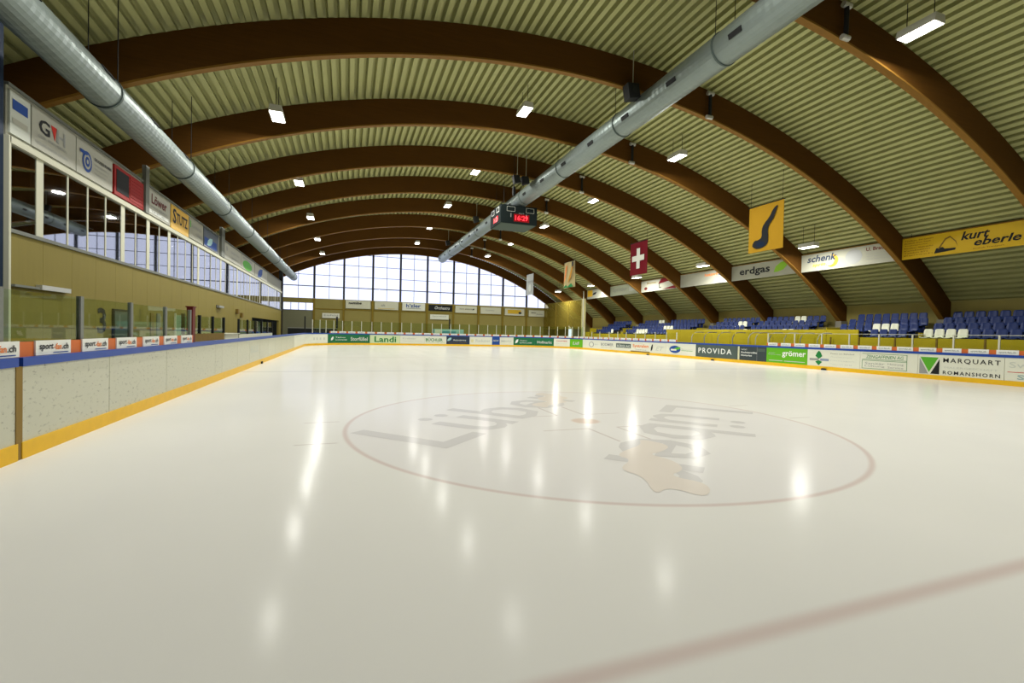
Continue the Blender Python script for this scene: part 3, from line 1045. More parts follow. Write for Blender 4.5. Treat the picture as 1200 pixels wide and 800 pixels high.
adshape(o, 101.95, 0.55, 0.7, 0.14, SQ, adwhite_m, 0.012)
adtext(o, 103.25, 0.66, 1.3, 0.1, 'Baumann', inkpale_m, False)
adshape(o, 103.25, 0.58, 1.3, 0.03, SQ, inkbright_m)
o = ad(104.9, 109.0, adslate_m)
adtext(o, 105.2, 0.52, 3.3, 0.40, 'PROVIDA', inkwhite_m, SPACED)
o = ad(109.0, 111.4, adslate2_m)
adshape(o, 109.05, 0.22, 0.15, 0.93, SQ, mk('pale_strip', (0.6, 0.62, 0.42), 0.4))
adtext(o, 109.35, 0.9, 0.5, 0.11, 'WÜST', inkpale_m)
adtext(o, 109.35, 0.7, 1.3, 0.11, 'Rechtsanwälte', inkwhite_m)
adtext(o, 109.35, 0.5, 0.9, 0.11, 'Notariat', inkwhite_m)
adshape(o, 110.65, 0.22, 0.02, 0.93, SQ, inkgrey_m)
adshape(o, 110.7, 0.85, 0.6, 0.2, SQ, adslate_m)
o = ad(111.4, 114.25, adlime_m)
adtext(o, 111.55, 0.80, 0.5, 0.06, 'Gartenbau', inkpale_m, False)
adtext(o, 111.55, 0.70, 0.9, 0.06, 'Romanshorn Arbon', inkpale_m, False)
adtext(o, 112.55, 0.56, 1.6, 0.44, 'grömer', inkwhite_m)
adshape(o, 111.6, 0.33, 1.0, 0.04, SQ, inkpale_m)
adshape(o, 112.7, 0.33, 1.4, 0.04, SQ, inkpale_m)
o = ad(114.25, 117.25, adwhite_m)
adshape(o, 114.75, 0.62, 0.42, 0.42, ((0, 0.4), (0.25, 0.9), (0.5, 1.15), (0.75, 0.9), (1, 0.4), (0.5, 0)), inkgreen_m)
adshape(o, 114.75, 0.25, 0.42, 0.30, ((0, 0.7), (0.5, 0), (1, 0.7), (0.5, 1)), inkgreen_m)
adshape(o, 114.4, 0.52, 0.55, 0.13, SQ, inkgrey_m)
adshape(o, 115.05, 0.52, 0.5, 0.13, SQ, mk('print_greyblue', (0.25, 0.30, 0.42), 0.5))
for q in range(4):
    adtext(o, 115.65, 0.93 - q * 0.2, 1.3 - 0.12 * (q % 2), 0.08, ['Praxis am Bahnhof', 'Physiotherapie', 'Massagen', 'Telefon 071 463 22'][q], inkpale_m if q else inkgrey_m, False)
o = ad(117.25, 119.9, adwhite_m)
for (sx, zx, ww, hh) in ((117.35, 0.28, 2.1, 0.02), (117.35, 0.76, 2.1, 0.02), (117.35, 1.05, 2.1, 0.02), (117.35, 0.28, .02, .42), (119.43, 0.28, .02, .79), (117.35, .7, 2.1, .02)):
    adshape(o, sx, zx, ww, hh, SQ, inkgreen_m)
adtext(o, 117.55, 0.83, 1.75, 0.16, 'ZENGAFFINEN AG', inkgreen_m, False, 0.2)
adtext(o, 117.5, 0.50, 0.95, 0.12, 'Sanitär', inkgrey_m, False)
adtext(o, 118.6, 0.50, 0.7, 0.12, 'Heizung', inkgrey_m, False)
adtext(o, 117.5, 0.36, 0.95, 0.1, 'Lüftung', inkgrey_m, False)
adtext(o, 118.6, 0.36, 0.7, 0.1, 'Service', inkgrey_m, False)
o = ad(119.9, 123.0, adwhite_m)
adshape(o, 120.0, 1.03, 0.72, -0.75, ((0, 0), (1, 0), (0.5, 0.93)), inkbright_m)
adshape(o, 119.97, 0.24, 0.36, 0.75, ((0, 0), (1, 0.02), (0, 1)), inkgrey_m)
adshape(o, 120.40, 0.26, 0.36, 0.70, ((0.05, 0), (1, 0), (1, 1)), black_m)
adtext(o, 120.9, 0.78, 1.98, 0.24, 'MARQUART', ink_m, SPACED)
adtext(o, 120.95, 0.55, 1.85, 0.10, 'MALERGESCHÄFT', inkpale_m, False)
adtext(o, 120.9, 0.28, 1.98, 0.16, 'ROMANSHORN', ink_m, SPACED)
o = ad(123.0, 125.8, adwhite_m)
adtext(o, 123.15, 0.75, 1.9, 0.24, 'Swiss life', inkpale_m, False)
adshape(o, 123.1, 0.56, 2.2, 0.025, SQ, inkred_m)
adtext(o, 123.4, 0.28, 0.6, 0.2, 'Sw', mk('print_tealgrey', (0.3, 0.42, 0.42), 0.5))
for a in (125.8, 128.3, 130.8, 133.3):
    ad(a, min(a + 2.5, SEND), adwhite_m)

# sponsor strips: orange backing, white placards printed sport-fan.ch
def strip(label, s0, s1, pitch, duty, parent_loc, big):
    t = thing('sponsor_strip', label, 'sponsor strip', parent_loc)
    n_ = int(round((s1 - s0) / pitch))
    st = (s1 - s0) / n_
    sweep('strip_backing', orange_m, t, s0, s1, ZR, ZS, 0.05, 0.075)
    for i in range(n_):
        a = s0 + i * st + st * (1 - duty) / 2
        b_ = a + st * duty
        pl = sweep('placard', placard_m, t, a, b_, ZR + 0.005, ZS + 0.01, 0.03, 0.049)
        p, n2 = path(a)
        p2, _ = path(b_)
        td = (p2 - p).normalized()
        wd = (p2 - p).length
        base = p + n2 * 0.03 + Vector((0, 0, ZR))
        lf = 0.008 + (0.02 if 49 < a < 60 or 75 < a < 86.6 else 0)
        if td.dot(n2.cross(Vector((0, 0, 1)))) < 0:
            td = -td
            base = p2 + n2 * 0.03 + Vector((0, 0, ZR))
        if big:
            letter('sport', pl, base + td * wd * 0.08 + UZv * 0.055, td, UZ, wd * 0.38, 0.10, ink_m, True, 0.1, lf)
            letter('-fan', pl, base + td * wd * 0.48 + UZv * 0.07, td, UZ, wd * 0.22, 0.085, inkorange_m, True, 0.1, lf)
            letter('.ch', pl, base + td * wd * 0.71 + UZv * 0.07, td, UZ, wd * 0.2, 0.085, ink_m, True, 0.1, lf)
            shape(SQ, 'print_line', pl, base + td * wd * 0.45 + UZv * 0.025, td, UZ, wd * 0.45, 0.012, inkblue_m, lf)
        else:
            letter('sport-fan.ch', pl, base + td * wd * 0.12 + UZv * 0.05, td, UZ, wd * 0.76, 0.09, inkgrey_m if a > 60 else ink_m, True, 0.0, lf)
    return t


UZv = Vector((0, 0, 1))
strip('orange and white sponsor strip along the top of the left boards', 7.88, 15.83, 1.13, 0.72, (XL, 2, ZR), True)
strip('orange and white sponsor strip along the top of the far end boards', 54.6, 84.3, 1.05, 0.74, (6.5, YF, ZR), False)
strip('orange and white sponsor strip on the right boards before the far stand', 84.5, 102.6, 1.04, 0.74, (XR, 30, ZR), False)
strip('orange and white sponsor strip on the right boards nearest the camera', 111.35, 125.4, 0.945, 0.74, (XR, 5, ZR), False)

# protective glass on top of the boards
def glass(label, ss, z0, z1, loc, post_m, pane_mat, hw=0.03, rail=False, left_side=False):
    t = thing('rink_glass', label, 'rink glass', loc, 'protective glass on the rink boards')
    for i, s in enumerate(ss):
        p, n_ = path(s)
        td = n_.cross(Vector((0, 0, 1)))
        q = p + n_ * 0.11
        mb = MB()
        a, b_ = td * hw, n_ * 0.03
        for z in (z0, z1 + 0.02):
            for u in (-a - b_, a - b_, a + b_, -a + b_):
                v = q + u
                mb.v.append((v.x, v.y, z))
        mb.f = [[0, 1, 2, 3], [4, 5, 6, 7], [0, 1, 5, 4], [1, 2, 6, 5], [2, 3, 7, 6], [3, 0, 4, 7]]
        mb.build('post', post_m, t)
    for a, b_ in zip(ss[:-1], ss[1:]):
        sweep('glass_pane', pane_mat, t, a, b_, z0, z1, 0.105, 0.117, hw)
    if rail:
        sweep('top_rail', post_m, t, ss[0], ss[-1], z1, z1 + 0.02, 0.09, 0.13)
    return t


glass('tall greenish glass on the left boards before the cream wall', [7.0, 8.62, 10.42, 12.2, 14.0, 15.75], ZR, 2.11, (XL - .1, 3, ZR), bandgrey_m, plexi_m, 0.045)
t = thing('glass_end_post', 'dark maroon post ending the left board glass', 'post', (XL - .12, 6.4, ZR))
box('post_shaft', maroon_m, t, XL - 0.2, XL - 0.06, 6.32, 6.55, ZR, 2.2)
box('post_cap', maroon_m, t, XL - 0.22, XL - 0.04, 6.30, 6.57, 2.2, 2.23)
fs = [52.0, 53.26, 54.14, 55.16, 56.2, 57.28, 58.34, 59.46, 60.48, 61.62, 62.76, 63.84, 65.12, 66.3, 67.4, 68.5, 69.6, 70.78, 71.96, 73.14, 74.26,
      75.48, 76.7, 77.6, 78.64, 79.82, 80.94, 82.08, 83.18, 84.26, 85.32, 86.38]
glass('tall glass screen with pale posts on the far end boards', fs, ZR, 2.6, (6.5, YF + .1, ZR), postlight_m, plexi_m, 0.028)
glass('low glass with pale posts on the right boards before the far stand', [86.6, 88.3, 90.04, 91.96, 93.58, 95.1, 96.68, 98.16, 99.66, 101.2, 102.5], ZR, 2.05, (XR + .1, 32, ZR), postlight_m, plexic_m, 0.028)
glass('low glass with pale posts and top rail on the right boards nearest the camera', [111.4, 113.3, 115.02, 116.58, 118.08, 119.58, 121.2, 122.76, 124.3, 125.9], ZR, 2.07, (XR + .1, 5, ZR), postlight_m, plexic_m, 0.028, True)

# players' bench shelters behind the right boards
def shelter(label, y0, y1, n_):
    t = thing('bench_shelter', label, 'bench shelter', (22.4, (y0 + y1) / 2, 0), 'players bench shelters')
    st = (y1 - y0) / n_
    prof_ = [(21.75, -0.03), (21.75, 1.72), (21.9, 1.98), (22.2, 2.12), (22.75, 2.14), (22.95, 2.1)]
    for i in range(n_ + 1):
        y = y0 + i * st
        mb = MB()
        for (a, b_) in zip(prof_[:-1], prof_[1:]):
            mb.tube((a[0], y, a[1]), (b_[0], y, b_[1]), 0.035, 6)
        mb.build('rafter', mk('rafter_grey', (0.36, 0.36, 0.28), 0.5, 0.2) if i % 2 == 0 else bandgrey_m, t)
    for i in range(n_):
        ya, yb = y0 + i * st + 0.04, y0 + (i + 1) * st - 0.04
        mb = MB()
        pp = prof_[1:]
        for y in (ya, yb):
            for q in pp:
                mb.v.append((q[0], y, q[1] + 0.03))
        m_ = len(pp)
        for j in range(m_ - 1):
            mb.f.append([j, j + 1, m_ + j + 1, m_ + j])
        mb.build('canopy_sheet', plexic_m, t)
    box('eaves_beam', standyellow_m, t, 21.74, 21.8, y0, y1, 1.98, 2.05)
    box('bench', brown_m, t, 22.35, 22.75, y0 + 0.1, y1 - 0.1, 0.42, 0.48)
    for q in (y0 + 0.4, (y0 + y1) / 2, y1 - 0.4):
        box('bench_leg', steel_m, t, 22.5, 22.6, q - 0.03, q + 0.03, -0.03, 0.42)


shelter('arched clear canopy over the players bench behind the dark green-grey board', 16.6, 22.2, 4)
shelter('arched clear canopy over the players bench left of the bright green board', 11.6, 16.0, 4)

# ------------------------------------------------------------------ grandstand
ROWX = [23.6, 24.4, 25.2, 26.0]
ROWZ = [1.58, 1.91, 2.24, 2.57]          # treads
SY0, SY1 = -3.0, 41.2
st_ = thing('grandstand', 'ochre-fronted stepped grandstand along the right side of the rink', 'grandstand', (25, 19, 0))
for i in range(4):
    x0 = ROWX[i] - 0.42
    x1 = ROWX[i] + 0.38 if i < 3 else 27.05
    box('tread', standtread_m, st_, x0, x1, SY0, SY1, ROWZ[i] - 0.12, ROWZ[i])
    box('riser', standtread_m, st_, x0 - 0.0, x0 + 0.04, SY0 + .01, SY1 - .01, (ROWZ[i - 1] if i else 0.0), ROWZ[i] - 0.12)
yy = SY0
while yy < SY1 - 0.1:
    top = 1.92 if yy < 10.1 else (2.36 if yy < 25.2 else 1.88)
    y2 = min(yy + 1.88, SY1)
    box('front_panel', standyellow_m, st_, 23.08, 23.16, yy + 0.012, y2 - 0.012, -0.03, top)
    yy = y2
box('end_panel', standyellow_m, st_, 23.1, 27.0, SY1, SY1 + 0.08, -0.03, 2.5)
box('end_block', standyellow_m, st_, 22.6, 23.6, SY1 + 0.1, SY1 + 1.4, -0.03, 2.05)
aisles = [(7.42, 7.85), (12.35, 13.5), (23.6, 25.1), (34.8, 36.6)]
for a, b_ in aisles:
    for i in range(3):
        box('aisle_step', standyellow_m, st_, ROWX[i] - 0.02, ROWX[i] + 0.38, a + 0.02, b_ - 0.02, ROWZ[i], ROWZ[i] + 0.165)
    box('aisle_cheek', standyellow_m, st_, 23.5, 25.9, a - 0.02, a + 0.02, 1.6, 2.5 if a > 8 else 2.2)
for yk in BEAM_Y:
    if SY0 < yk < SY1:
        box('foot_block', concrete_m, st_, 26.45, 27.05, yk - 0.1, yk + 0.3, ROWZ[3], 3.0)


def seat_mesh(name, mat):
    pr = [(-0.20, 0.36), (-0.21, 0.40), (-0.05, 0.39), (0.10, 0.38), (0.17, 0.42), (0.21, 0.58), (0.24, 0.78), (0.25, 0.83)]
    wd = [0.17, 0.20, 0.205, 0.205, 0.205, 0.205, 0.19, 0.13]
    mb = MB()
    us = (-1, -0.55, 0, 0.55, 1)
    for off in (0, 0.025):
        for (x, z), w_ in zip(pr, wd):
            for u in us:
                curl = 0.025 * u * u
                mb.v.append((x + off - (curl if z > .45 else 0), u * w_, z - (off if z < .42 else 0) + (curl if z <= .45 else 0)))
    n1, n2 = len(pr), len(us)
    for i in range(n1 - 1):
        for j in range(n2 - 1):
            a = i * n2 + j
            mb.f.append([a, a + 1, a + n2 + 1, a + n2])
            b_ = a + n1 * n2
            mb.f.append([b_, b_ + n2, b_ + n2 + 1, b_ + 1])
    ring = [i for i in range(n2)] + [i * n2 + n2 - 1 for i in range(1, n1)] + [(n1 - 1) * n2 + j for j in range(n2 - 2, -1, -1)] + [i * n2 for i in range(n1 - 2, 0, -1)]
    N = n1 * n2
    for i in range(len(ring)):
        a, b_ = ring[i], ring[(i + 1) % len(ring)]
        mb.f.append([a, b_, b_ + N, a + N])
    mb.box(0.0, 0.08, -0.14, 0.14, 0.0, 0.37)
    o = mb.build(name, mat, None, (0, 0, 0), True)
    return o


proto_b = seat_mesh('stadium_seat', seatblue_m)
proto_w = seat_mesh('stadium_seat', seatwhite_m)
proto_used = {'b': False, 'w': False}
PITCH_S = 0.475
whites = {0: [(5.3, 7.2), (18.4, 19.7), (14.6, 15.9), (30.8, 32.6), (36.9, 37.8)], 1: [(9.2, 10.55), (28.0, 29.4)], 2: [(20.2, 21.1)], 3: [(15.6, 16.5), (31.6, 32.5)]}
blocks = [(-1.0, 7.40, 'nearest stand block'), (7.95, 12.3, 'second stand block from the camera'), (13.9, 19.1, 'block behind the bright green board'),
          (19.65, 23.5, 'block behind the dark slate board'), (25.4, 34.7, 'long block beyond the shelters'), (37.0, 41.0, 'farthest block by the corner column')]
rown = ['front row', 'second row', 'third row', 'top row']
for (a, b_, bn) in blocks:
    for r in range(4):
        lo, hi = a, b_
        if r == 0 and a == 7.95:
            hi = 10.0
        cnt = int((hi - lo) / PITCH_S)
        for i in range(cnt):
            yv = hi - PITCH_S * (i + 0.5)        # from the left as seen from the rink
            if r == 3 and any(yk - 0.42 < yv < yk + 0.62 for yk in BEAM_Y):
                continue
            white = any(p < yv < q for p, q in whites[r])
            key = 'w' if white else 'b'
            src = proto_w if white else proto_b
            if not proto_used[key]:
                o = src
                proto_used[key] = True
            else:
                o = src.copy()
                COL.objects.link(o)
            o.location = (ROWX[r], yv, ROWZ[r])
            tag(o, '%s seat, %s from left, %s, %s' % ('white' if white else 'blue', ORD[i], rown[r], bn), 'seat',
                ('white seats in the grandstand' if white else 'blue seats in the grandstand'))

# hanging banners between the arches, above the stand
XBAN, ZB0, ZB1 = 22.75, 5.98, 7.05
RD_ = (0, -1, 0)


def hang(label, k, mat, y0=None, y1=None):
    ya = BEAM_Y[k] + BT + 0.04 if y0 is None else y0
    yb = BEAM_Y[k + 1] - 0.04 if y1 is None else y1
    t = thing('hanging_banner', label, 'banner', (XBAN, (ya + yb) / 2, ZB0), 'banners hung between the arches')
    box('banner_sheet', mat, t, XBAN, XBAN + 0.03, ya, yb, ZB0, ZB1)
    box('batten', beam_lam_m, t, XBAN - 0.0, XBAN + 0.05, ya, yb, ZB1, ZB1 + 0.05)
    for q in (ya + 0.4, yb - 0.4):
        MB().tube((XBAN + 0.02, q, ZB1 + .05), (XBAN + 0.02, q, 7.3), 0.012, 5).build('hanger', black_m, t)
    return t, yb


kA = 4            # index of arch A in BEAM_Y
t, yl = hang('yellow hanging banner with excavator picture and black lettering', kA - 1, signyellow_m)
XB = XBAN
for q in range(7):
    letter(['Tiefbau Strassen', 'Aushub Kies Sand', 'Transporte', 'Rückbau Abbrüche', 'Kanalisation', 'Telefon 071', 'Egnach'][q], t, (XB, yl - 0.1, 6.88 - q * 0.125), RD_, UZ, 1.25 - 0.12 * (q % 3), 0.06, maroon_m, False)
shape(((0, 0), (1, 0.12), (1.02, 0.3), (0.5, 0.34), (0.42, 0.5), (0.1, 0.45)), 'emblem', t, (XB, yl - 1.4, 6.1), RD_, UZ, 0.85, 0.55, ink_m)
shape(((0, 0.1), (0.35, 0.85), (0.6, 1), (0.9, 0.55), (1, 0.1), (0.86, 0.5), (0.6, 0.88), (0.4, 0.75), (0.08, 0.08)), 'emblem', t, (XB, yl - 1.55, 6.25), RD_, UZ, 0.8, 0.62, brown_m, .008)
letter('kurt', t, (XB, yl - 2.45, 6.56), RD_, UZ, 1.05, 0.40, ink_m, 0.024, 0.25)
letter('eberle', t, (XB, yl - 2.95, 6.22), RD_, UZ, 1.6, 0.36, ink_m, 0.024, 0.25)
letter('Aushub Transport', t, (XB, yl - 2.9, 6.06), RD_, UZ, 1.1, 0.07, maroon_m, False)
t, yl = hang('white hanging banner with yellow swoosh and round grey emblem', kA, banner_m)
letter('schenk', t, (XB, yl - 0.4, 6.52), RD_, UZ, 1.85, 0.42, adnavy_m, 0.024, 0.2, 0.012)
shape(DISC, 'emblem', t, (XB, yl - 1.6, 6.10), RD_, UZ, 0.75, 0.75, signamber_m, .005)
shape(DISC, 'emblem', t, (XB, yl - 1.55, 6.2), RD_, UZ, 0.58, 0.62, banner_m, .008)
letter('sprint', t, (XB, yl - 0.75, 6.18), RD_, UZ, 1.0, 0.26, signamber_m, True, 0.2)
shape(DISC, 'emblem', t, (XB, yl - 2.75, 6.1), RD_, UZ, 0.95, 0.85, inkgrey_m)
letter('U. Brauchli', t, (XB, yl - 3.9, 6.72), RD_, UZ, 1.3, 0.2, maroon_m)
for q in range(3):
    letter('Malerei Gipserei Fassaden', t, (XB, yl - 3.9, 6.52 - q * 0.15), RD_, UZ, 1.3, 0.07, inkgrey_m, False)
t, yl = hang('white hanging banner with black erdgas lettering and green leaf', kA + 1, banner_m)
letter('erdgas', t, (XB, yl - 0.75, 6.18), RD_, UZ, 2.6, 0.66, ink_m, 0.022)
shape(LEAF, 'emblem', t, (XB, yl - 3.65, 6.25), RD_, UZ, 1.05, 0.68, leaf_m)
t, yl = hang('pale hanging banner with small orange and grey lettering at its right', kA + 2, banner_m)
letter('hatswil', t, (XB, yl - 2.9, 6.62), RD_, UZ, 1.4, 0.24, inkorange_m)
shape(LEAF, 'emblem', t, (XB, yl - 4.35, 6.6), RD_, UZ, 0.45, 0.3, inkblue_m)
letter('die Raumprofis', t, (XB, yl - 2.9, 6.35), RD_, UZ, 1.9, 0.14, inkgrey_m, False)
letter('AG', t, (XB, yl - 0.3, 6.05), RD_, UZ, 0.5, 0.08, inkgrey_m, False)
t, yl = hang('white hanging banner with red diagonal panel below the red flag', kA + 3, banner_m)
letter('Blumen', t, (XB, yl - 0.9, 6.7), RD_, UZ, 1.4, 0.2, brown_m)
shape(DISC, 'emblem', t, (XB, yl - 0.5, 6.15), RD_, UZ, 0.5, 0.3, maroon_m)
letter('L', t, (XB, yl - 2.75, 6.2), RD_, UZ, 0.3, 0.5, ink_m)
shape(((0, 0.55), (0.25, 1), (1, 1), (0.8, 0.72)), 'print_block', t, (XB, yl - 2.6, 6.0), RD_, UZ, 1.9, 1.05, flagred_m)
shape(((0, 0.05), (1, 0.22), (1, 0.0)), 'print_block', t, (XB, yl - 3.2, 6.0), RD_, UZ, 1.9, 1.4, flagred_m)
t, yl = hang('grey-green hanging banner with faint lettering', kA + 4, mk('sign_grey_green', (0.45, 0.48, 0.36), 0.5))
letter('Sprittler', t, (XB, yl - 0.5, 6.3), RD_, UZ, 2.7, 0.5, inkgrey_m, False)
shape(SQ, 'print_block', t, (XB, yl - 3.6, 6.3), RD_, UZ, 1.1, 0.45, inkpale_m)
t, yl = hang('white hanging banner with yellow block beside the cream corner column', kA + 5, banner_m, None, BEAM_Y[kA + 6] - 0.5)
shape(SQ, 'print_block', t, (XB, yl - 0.1, 6.25), RD_, UZ, 1.2, 0.75, signamber_m)
shape(LEAF, 'emblem', t, (XB, yl - 1.3, 6.4), RD_, UZ, 0.9, 0.3, ink_m, .01)
shape(SQ, 'print_block', t, (XB, yl - 3.3, 6.4), RD_, UZ, 1.6, 0.4, mk('print_lilac', (0.5, 0.52, 0.62), 0.5))

# corner column and translucent amber screen
t = thing('corner_column', 'tall cream column at the far right corner of the rink', 'column', (22.45, 41.75, 0))
box('column_shaft', mk('column_cream', (0.50, 0.46, 0.22), 0.5), t, 22.25, 22.6, 41.55, 41.95, -0.03, 6.05)
box('column_pipe', postlight_m, t, 22.2, 22.27, 41.45, 41.53, -0.03, 6.95)
t = thing('end_screen', 'translucent amber screen between the corner column and the end wall', 'screen', (22.45, 47.5, 0))
box('screen_sheet', screen_m, t, 22.4, 22.43, 42.0, 53.5, 2.45, 5.95)
box('screen_rail', farcol_m, t, 22.38, 22.45, 42.0, 53.5, 5.95, 6.0)
box('screen_rail', farcol_m, t, 22.38, 22.45, 42.0, 53.5, 2.4, 2.45)
for q in (45.8, 49.6, 53.45):
    box('screen_post', farcol_m, t, 22.38, 22.46, q - 0.04, q + 0.04, -0.03, 5.95)

# ------------------------------------------------------------------ flags
def flag(label, y0, y1, z0, z1, mat, folds=0.03):
    t = thing('hanging_flag', label, 'flag', (16.5, (y0 + y1) / 2, z0), 'flags hung above the rink')
    mb = MB()
    N, K = 24, 6
    for off in (0, 0.012):
        for j in range(K + 1):
            for i in range(N + 1):
                u, v = i / N, j / K
                x = 16.5 + off + folds * math.sin(u * 9 + 1.2 * v) * (1 - 0.5 * v)
                mb.v.append((x, y1 - (y1 - y0) * u, z0 + (z1 - z0) * v))
    NN = (N + 1) * (K + 1)
    for j in range(K):
        for i in range(N):
            a = j * (N + 1) + i
            mb.f.append([a, a + 1, a + N + 2, a + N + 1])
            mb.f.append([a + NN, a + NN + N + 1, a + NN + N + 2, a + NN + 1])
    mb.build('flag_cloth', mat, t, None, True)
    MB().tube((16.506, y0 - 0.05, z1 + 0.02), (16.506, y1 + 0.05, z1 + 0.02), 0.025, 8).build('flag_rod', black_m, t)
    for q in (y0 + 0.1, y1 - 0.1):
        MB().tube((16.506, q, z1), (16.506, q, zarc(16.5, RD)), 0.01, 5).build('flag_line', black_m, t)
    return t


t = flag('yellow hanging flag with a black horn emblem', 9.68, 11.85, 6.42, 8.9, flagyellow_m, 0.015)
HORN = ((0.12, 0.16), (0.20, 0.26), (0.30, 0.25), (0.42, 0.30), (0.40, 0.46), (0.46, 0.58), (0.62, 0.70), (0.72, 0.86), (0.86, 0.93), (0.80, 0.80), (0.74, 0.66),
        (0.62, 0.54), (0.58, 0.44), (0.60, 0.30), (0.60, 0.16), (0.50, 0.08), (0.30, 0.06), (0.18, 0.10))
shape(soften(HORN, 1), 'flag_emblem', t, (16.47, 11.85, 6.42), RD_, UZ, 2.17, 2.48, ink_m, 0.01)
shape(DISC, 'flag_emblem', t, (16.465, 11.3, 6.66), RD_, UZ, 0.55, 0.30, mk('flag_navy', (0.012, 0.025, 0.06), .8), 0.01)
t = flag('dark red hanging flag with a white cross', 21.1, 23.3, 6.42, 8.9, flagred_m, 0.02)
shape(SQ, 'flag_emblem', t, (16.46, 22.40, 6.88), RD_, UZ, 0.42, 1.55, flagwhite_m, 0.01)
shape(SQ, 'flag_emblem', t, (16.46, 22.98, 7.46), RD_, UZ, 1.55, 0.42, flagwhite_m, 0.012)
t = flag('cream and orange hanging flag with folds and a green lower edge', 32.7, 35.2, 6.42, 9.0, mk('flag_cream', (0.48, 0.40, 0.20), 0.8), 0.10)
shape(((0, 0), (0.3, 0.25), (0.45, 0.05), (0.8, 0.3), (1, 0.0)), 'flag_emblem', t, (16.38, 35.1, 6.42), RD_, UZ, 2.3, 1.3, inkgreen_m, 0.01)
shape(((0, 0), (0.25, 0.9), (0.45, 1), (0.25, 0.3)), 'flag_emblem', t, (16.37, 34.9, 6.9), RD_, UZ, 1.6, 1.8, inkorange_m, 0.01)
shape(((0.1, 0), (0.7, 0.9), (1, 1), (0.6, 0.3)), 'flag_emblem', t, (16.36, 34.2, 6.8), RD_, UZ, 1.4, 1.7, mk('flag_ochre', (.5, .25, .04), .8), 0.01)
shape(SQ, 'flag_emblem', t, (16.37, 33.2, 8.2), RD_, UZ, 0.35, 0.7, ink_m, 0.01)
t = flag('pale grey hanging flag nearest the end window', 43.5, 45.8, 6.42, 8.95, mk('flag_greywhite', (.42, .44, .42), .8), 0.03)
shape(SQ, 'flag_emblem', t, (16.45, 45.2, 7.9), RD_, UZ, 1.6, 0.22, inkgrey_m, 0.01)
shape(DISC, 'flag_emblem', t, (16.45, 44.9, 6.8), RD_, UZ, 0.9, 0.9, inkpale_m, 0.01)

# ------------------------------------------------------------------ ducts
def duct(label, x, z, r, y0, y1, shift, slot_dir):
    t = thing('air_duct', label, 'air duct', (x, (y0 + y1) / 2, z - r))
    seg_l = 2.84
    ny = int((y1 - y0) / seg_l)
    for i in range(ny):
        a, b_ = y0 + i * seg_l, min(y0 + (i + 1) * seg_l, y1)
        if i == ny - 1:
            b_ = y1
        mb = MB()
        N = 28
        rings = max(2, int((b_ - a) / 0.12))
        for j in range(rings + 1):
            rj = r + (0.006 if j % 2 else 0.0)
            for q in range(N):
                th = 2 * PI * q / N
                mb.v.append((x + rj * math.cos(th), a + (b_ - a) * j / rings, z + rj * math.sin(th)))
        for j in range(rings):
            for q in range(N):
                q2 = (q + 1) % N
                mb.f.append([j * N + q, j * N + q2, (j + 1) * N + q2, (j + 1) * N + q])
        if i == 0:
            mb.f.append(list(range(N)))
        if i == ny - 1:
            mb.f.append(list(range(rings * N, rings * N + N)))
        mb.build('duct_section', duct_m, t, None, False)
    k = 0
    while y0 + 1.4 + k * seg_l < y1:
        yk = y0 + k * seg_l
        # dark outlet slot
        th = slot_dir
        c = Vector((x + (r + .012) * math.cos(th), yk + 1.4, z + (r + .012) * math.sin(th)))
        tx = Vector((-math.sin(th), 0, math.cos(th)))
        rad_ = Vector((math.cos(th), 0, math.sin(th)))
        mb = MB()
        for dz in (-0.012, 0.012):
            for sy, sx in ((-1, -1), (1, -1), (1, 1), (-1, 1)):
                v = c + Vector((0, sy * 0.24, 0)) + tx * sx * 0.075 + rad_ * dz
                mb.v.append(tuple(v))
        mb.f = [[0, 1, 2, 3], [4, 5, 6, 7], [0, 1, 5, 4], [1, 2, 6, 5], [2, 3, 7, 6], [3, 0, 4, 7]]
        mb.build('outlet_slot', black_m, t)
        k += 1
    for yk in BEAM_Y:
        if y0 + 0.5 < yk < y1:
            mb = MB()
            N = 28
            for yy_ in (yk + shift - 0.03, yk + shift + 0.03):
                for rj in (r + 0.008, r + 0.03):
                    for q in range(N):
                        th = 2 * PI * q / N
                        mb.v.append((x + rj * math.cos(th), yy_, z + rj * math.sin(th)))
            for q in range(N):
                q2 = (q + 1) % N
                for (A, B) in ((0, 1), (1, 3), (3, 2), (2, 0)):
                    mb.f.append([A * N + q, A * N + q2, B * N + q2, B * N + q])
            mb.build('hanger_band', ductband_m, t)
            for sx in (-1, 1):
                xx = x + sx * r * 0.75
                MB().tube((xx, yk + shift, z + r * 0.66), (xx, yk + shift, zarc(xx, RD)), 0.012, 5).build('hanger_rod', black_m, t)
    return t


duct('long round steel air duct hung along the roof ridge above the scoreboard', 6.5, 10.75, 0.50, -13.0, 49.0, 1.25, math.radians(197))
duct('long round steel air duct hung above the left window strip', -10.2, 7.40, 0.39, -13.0, 49.0, -1.9, math.radians(32))

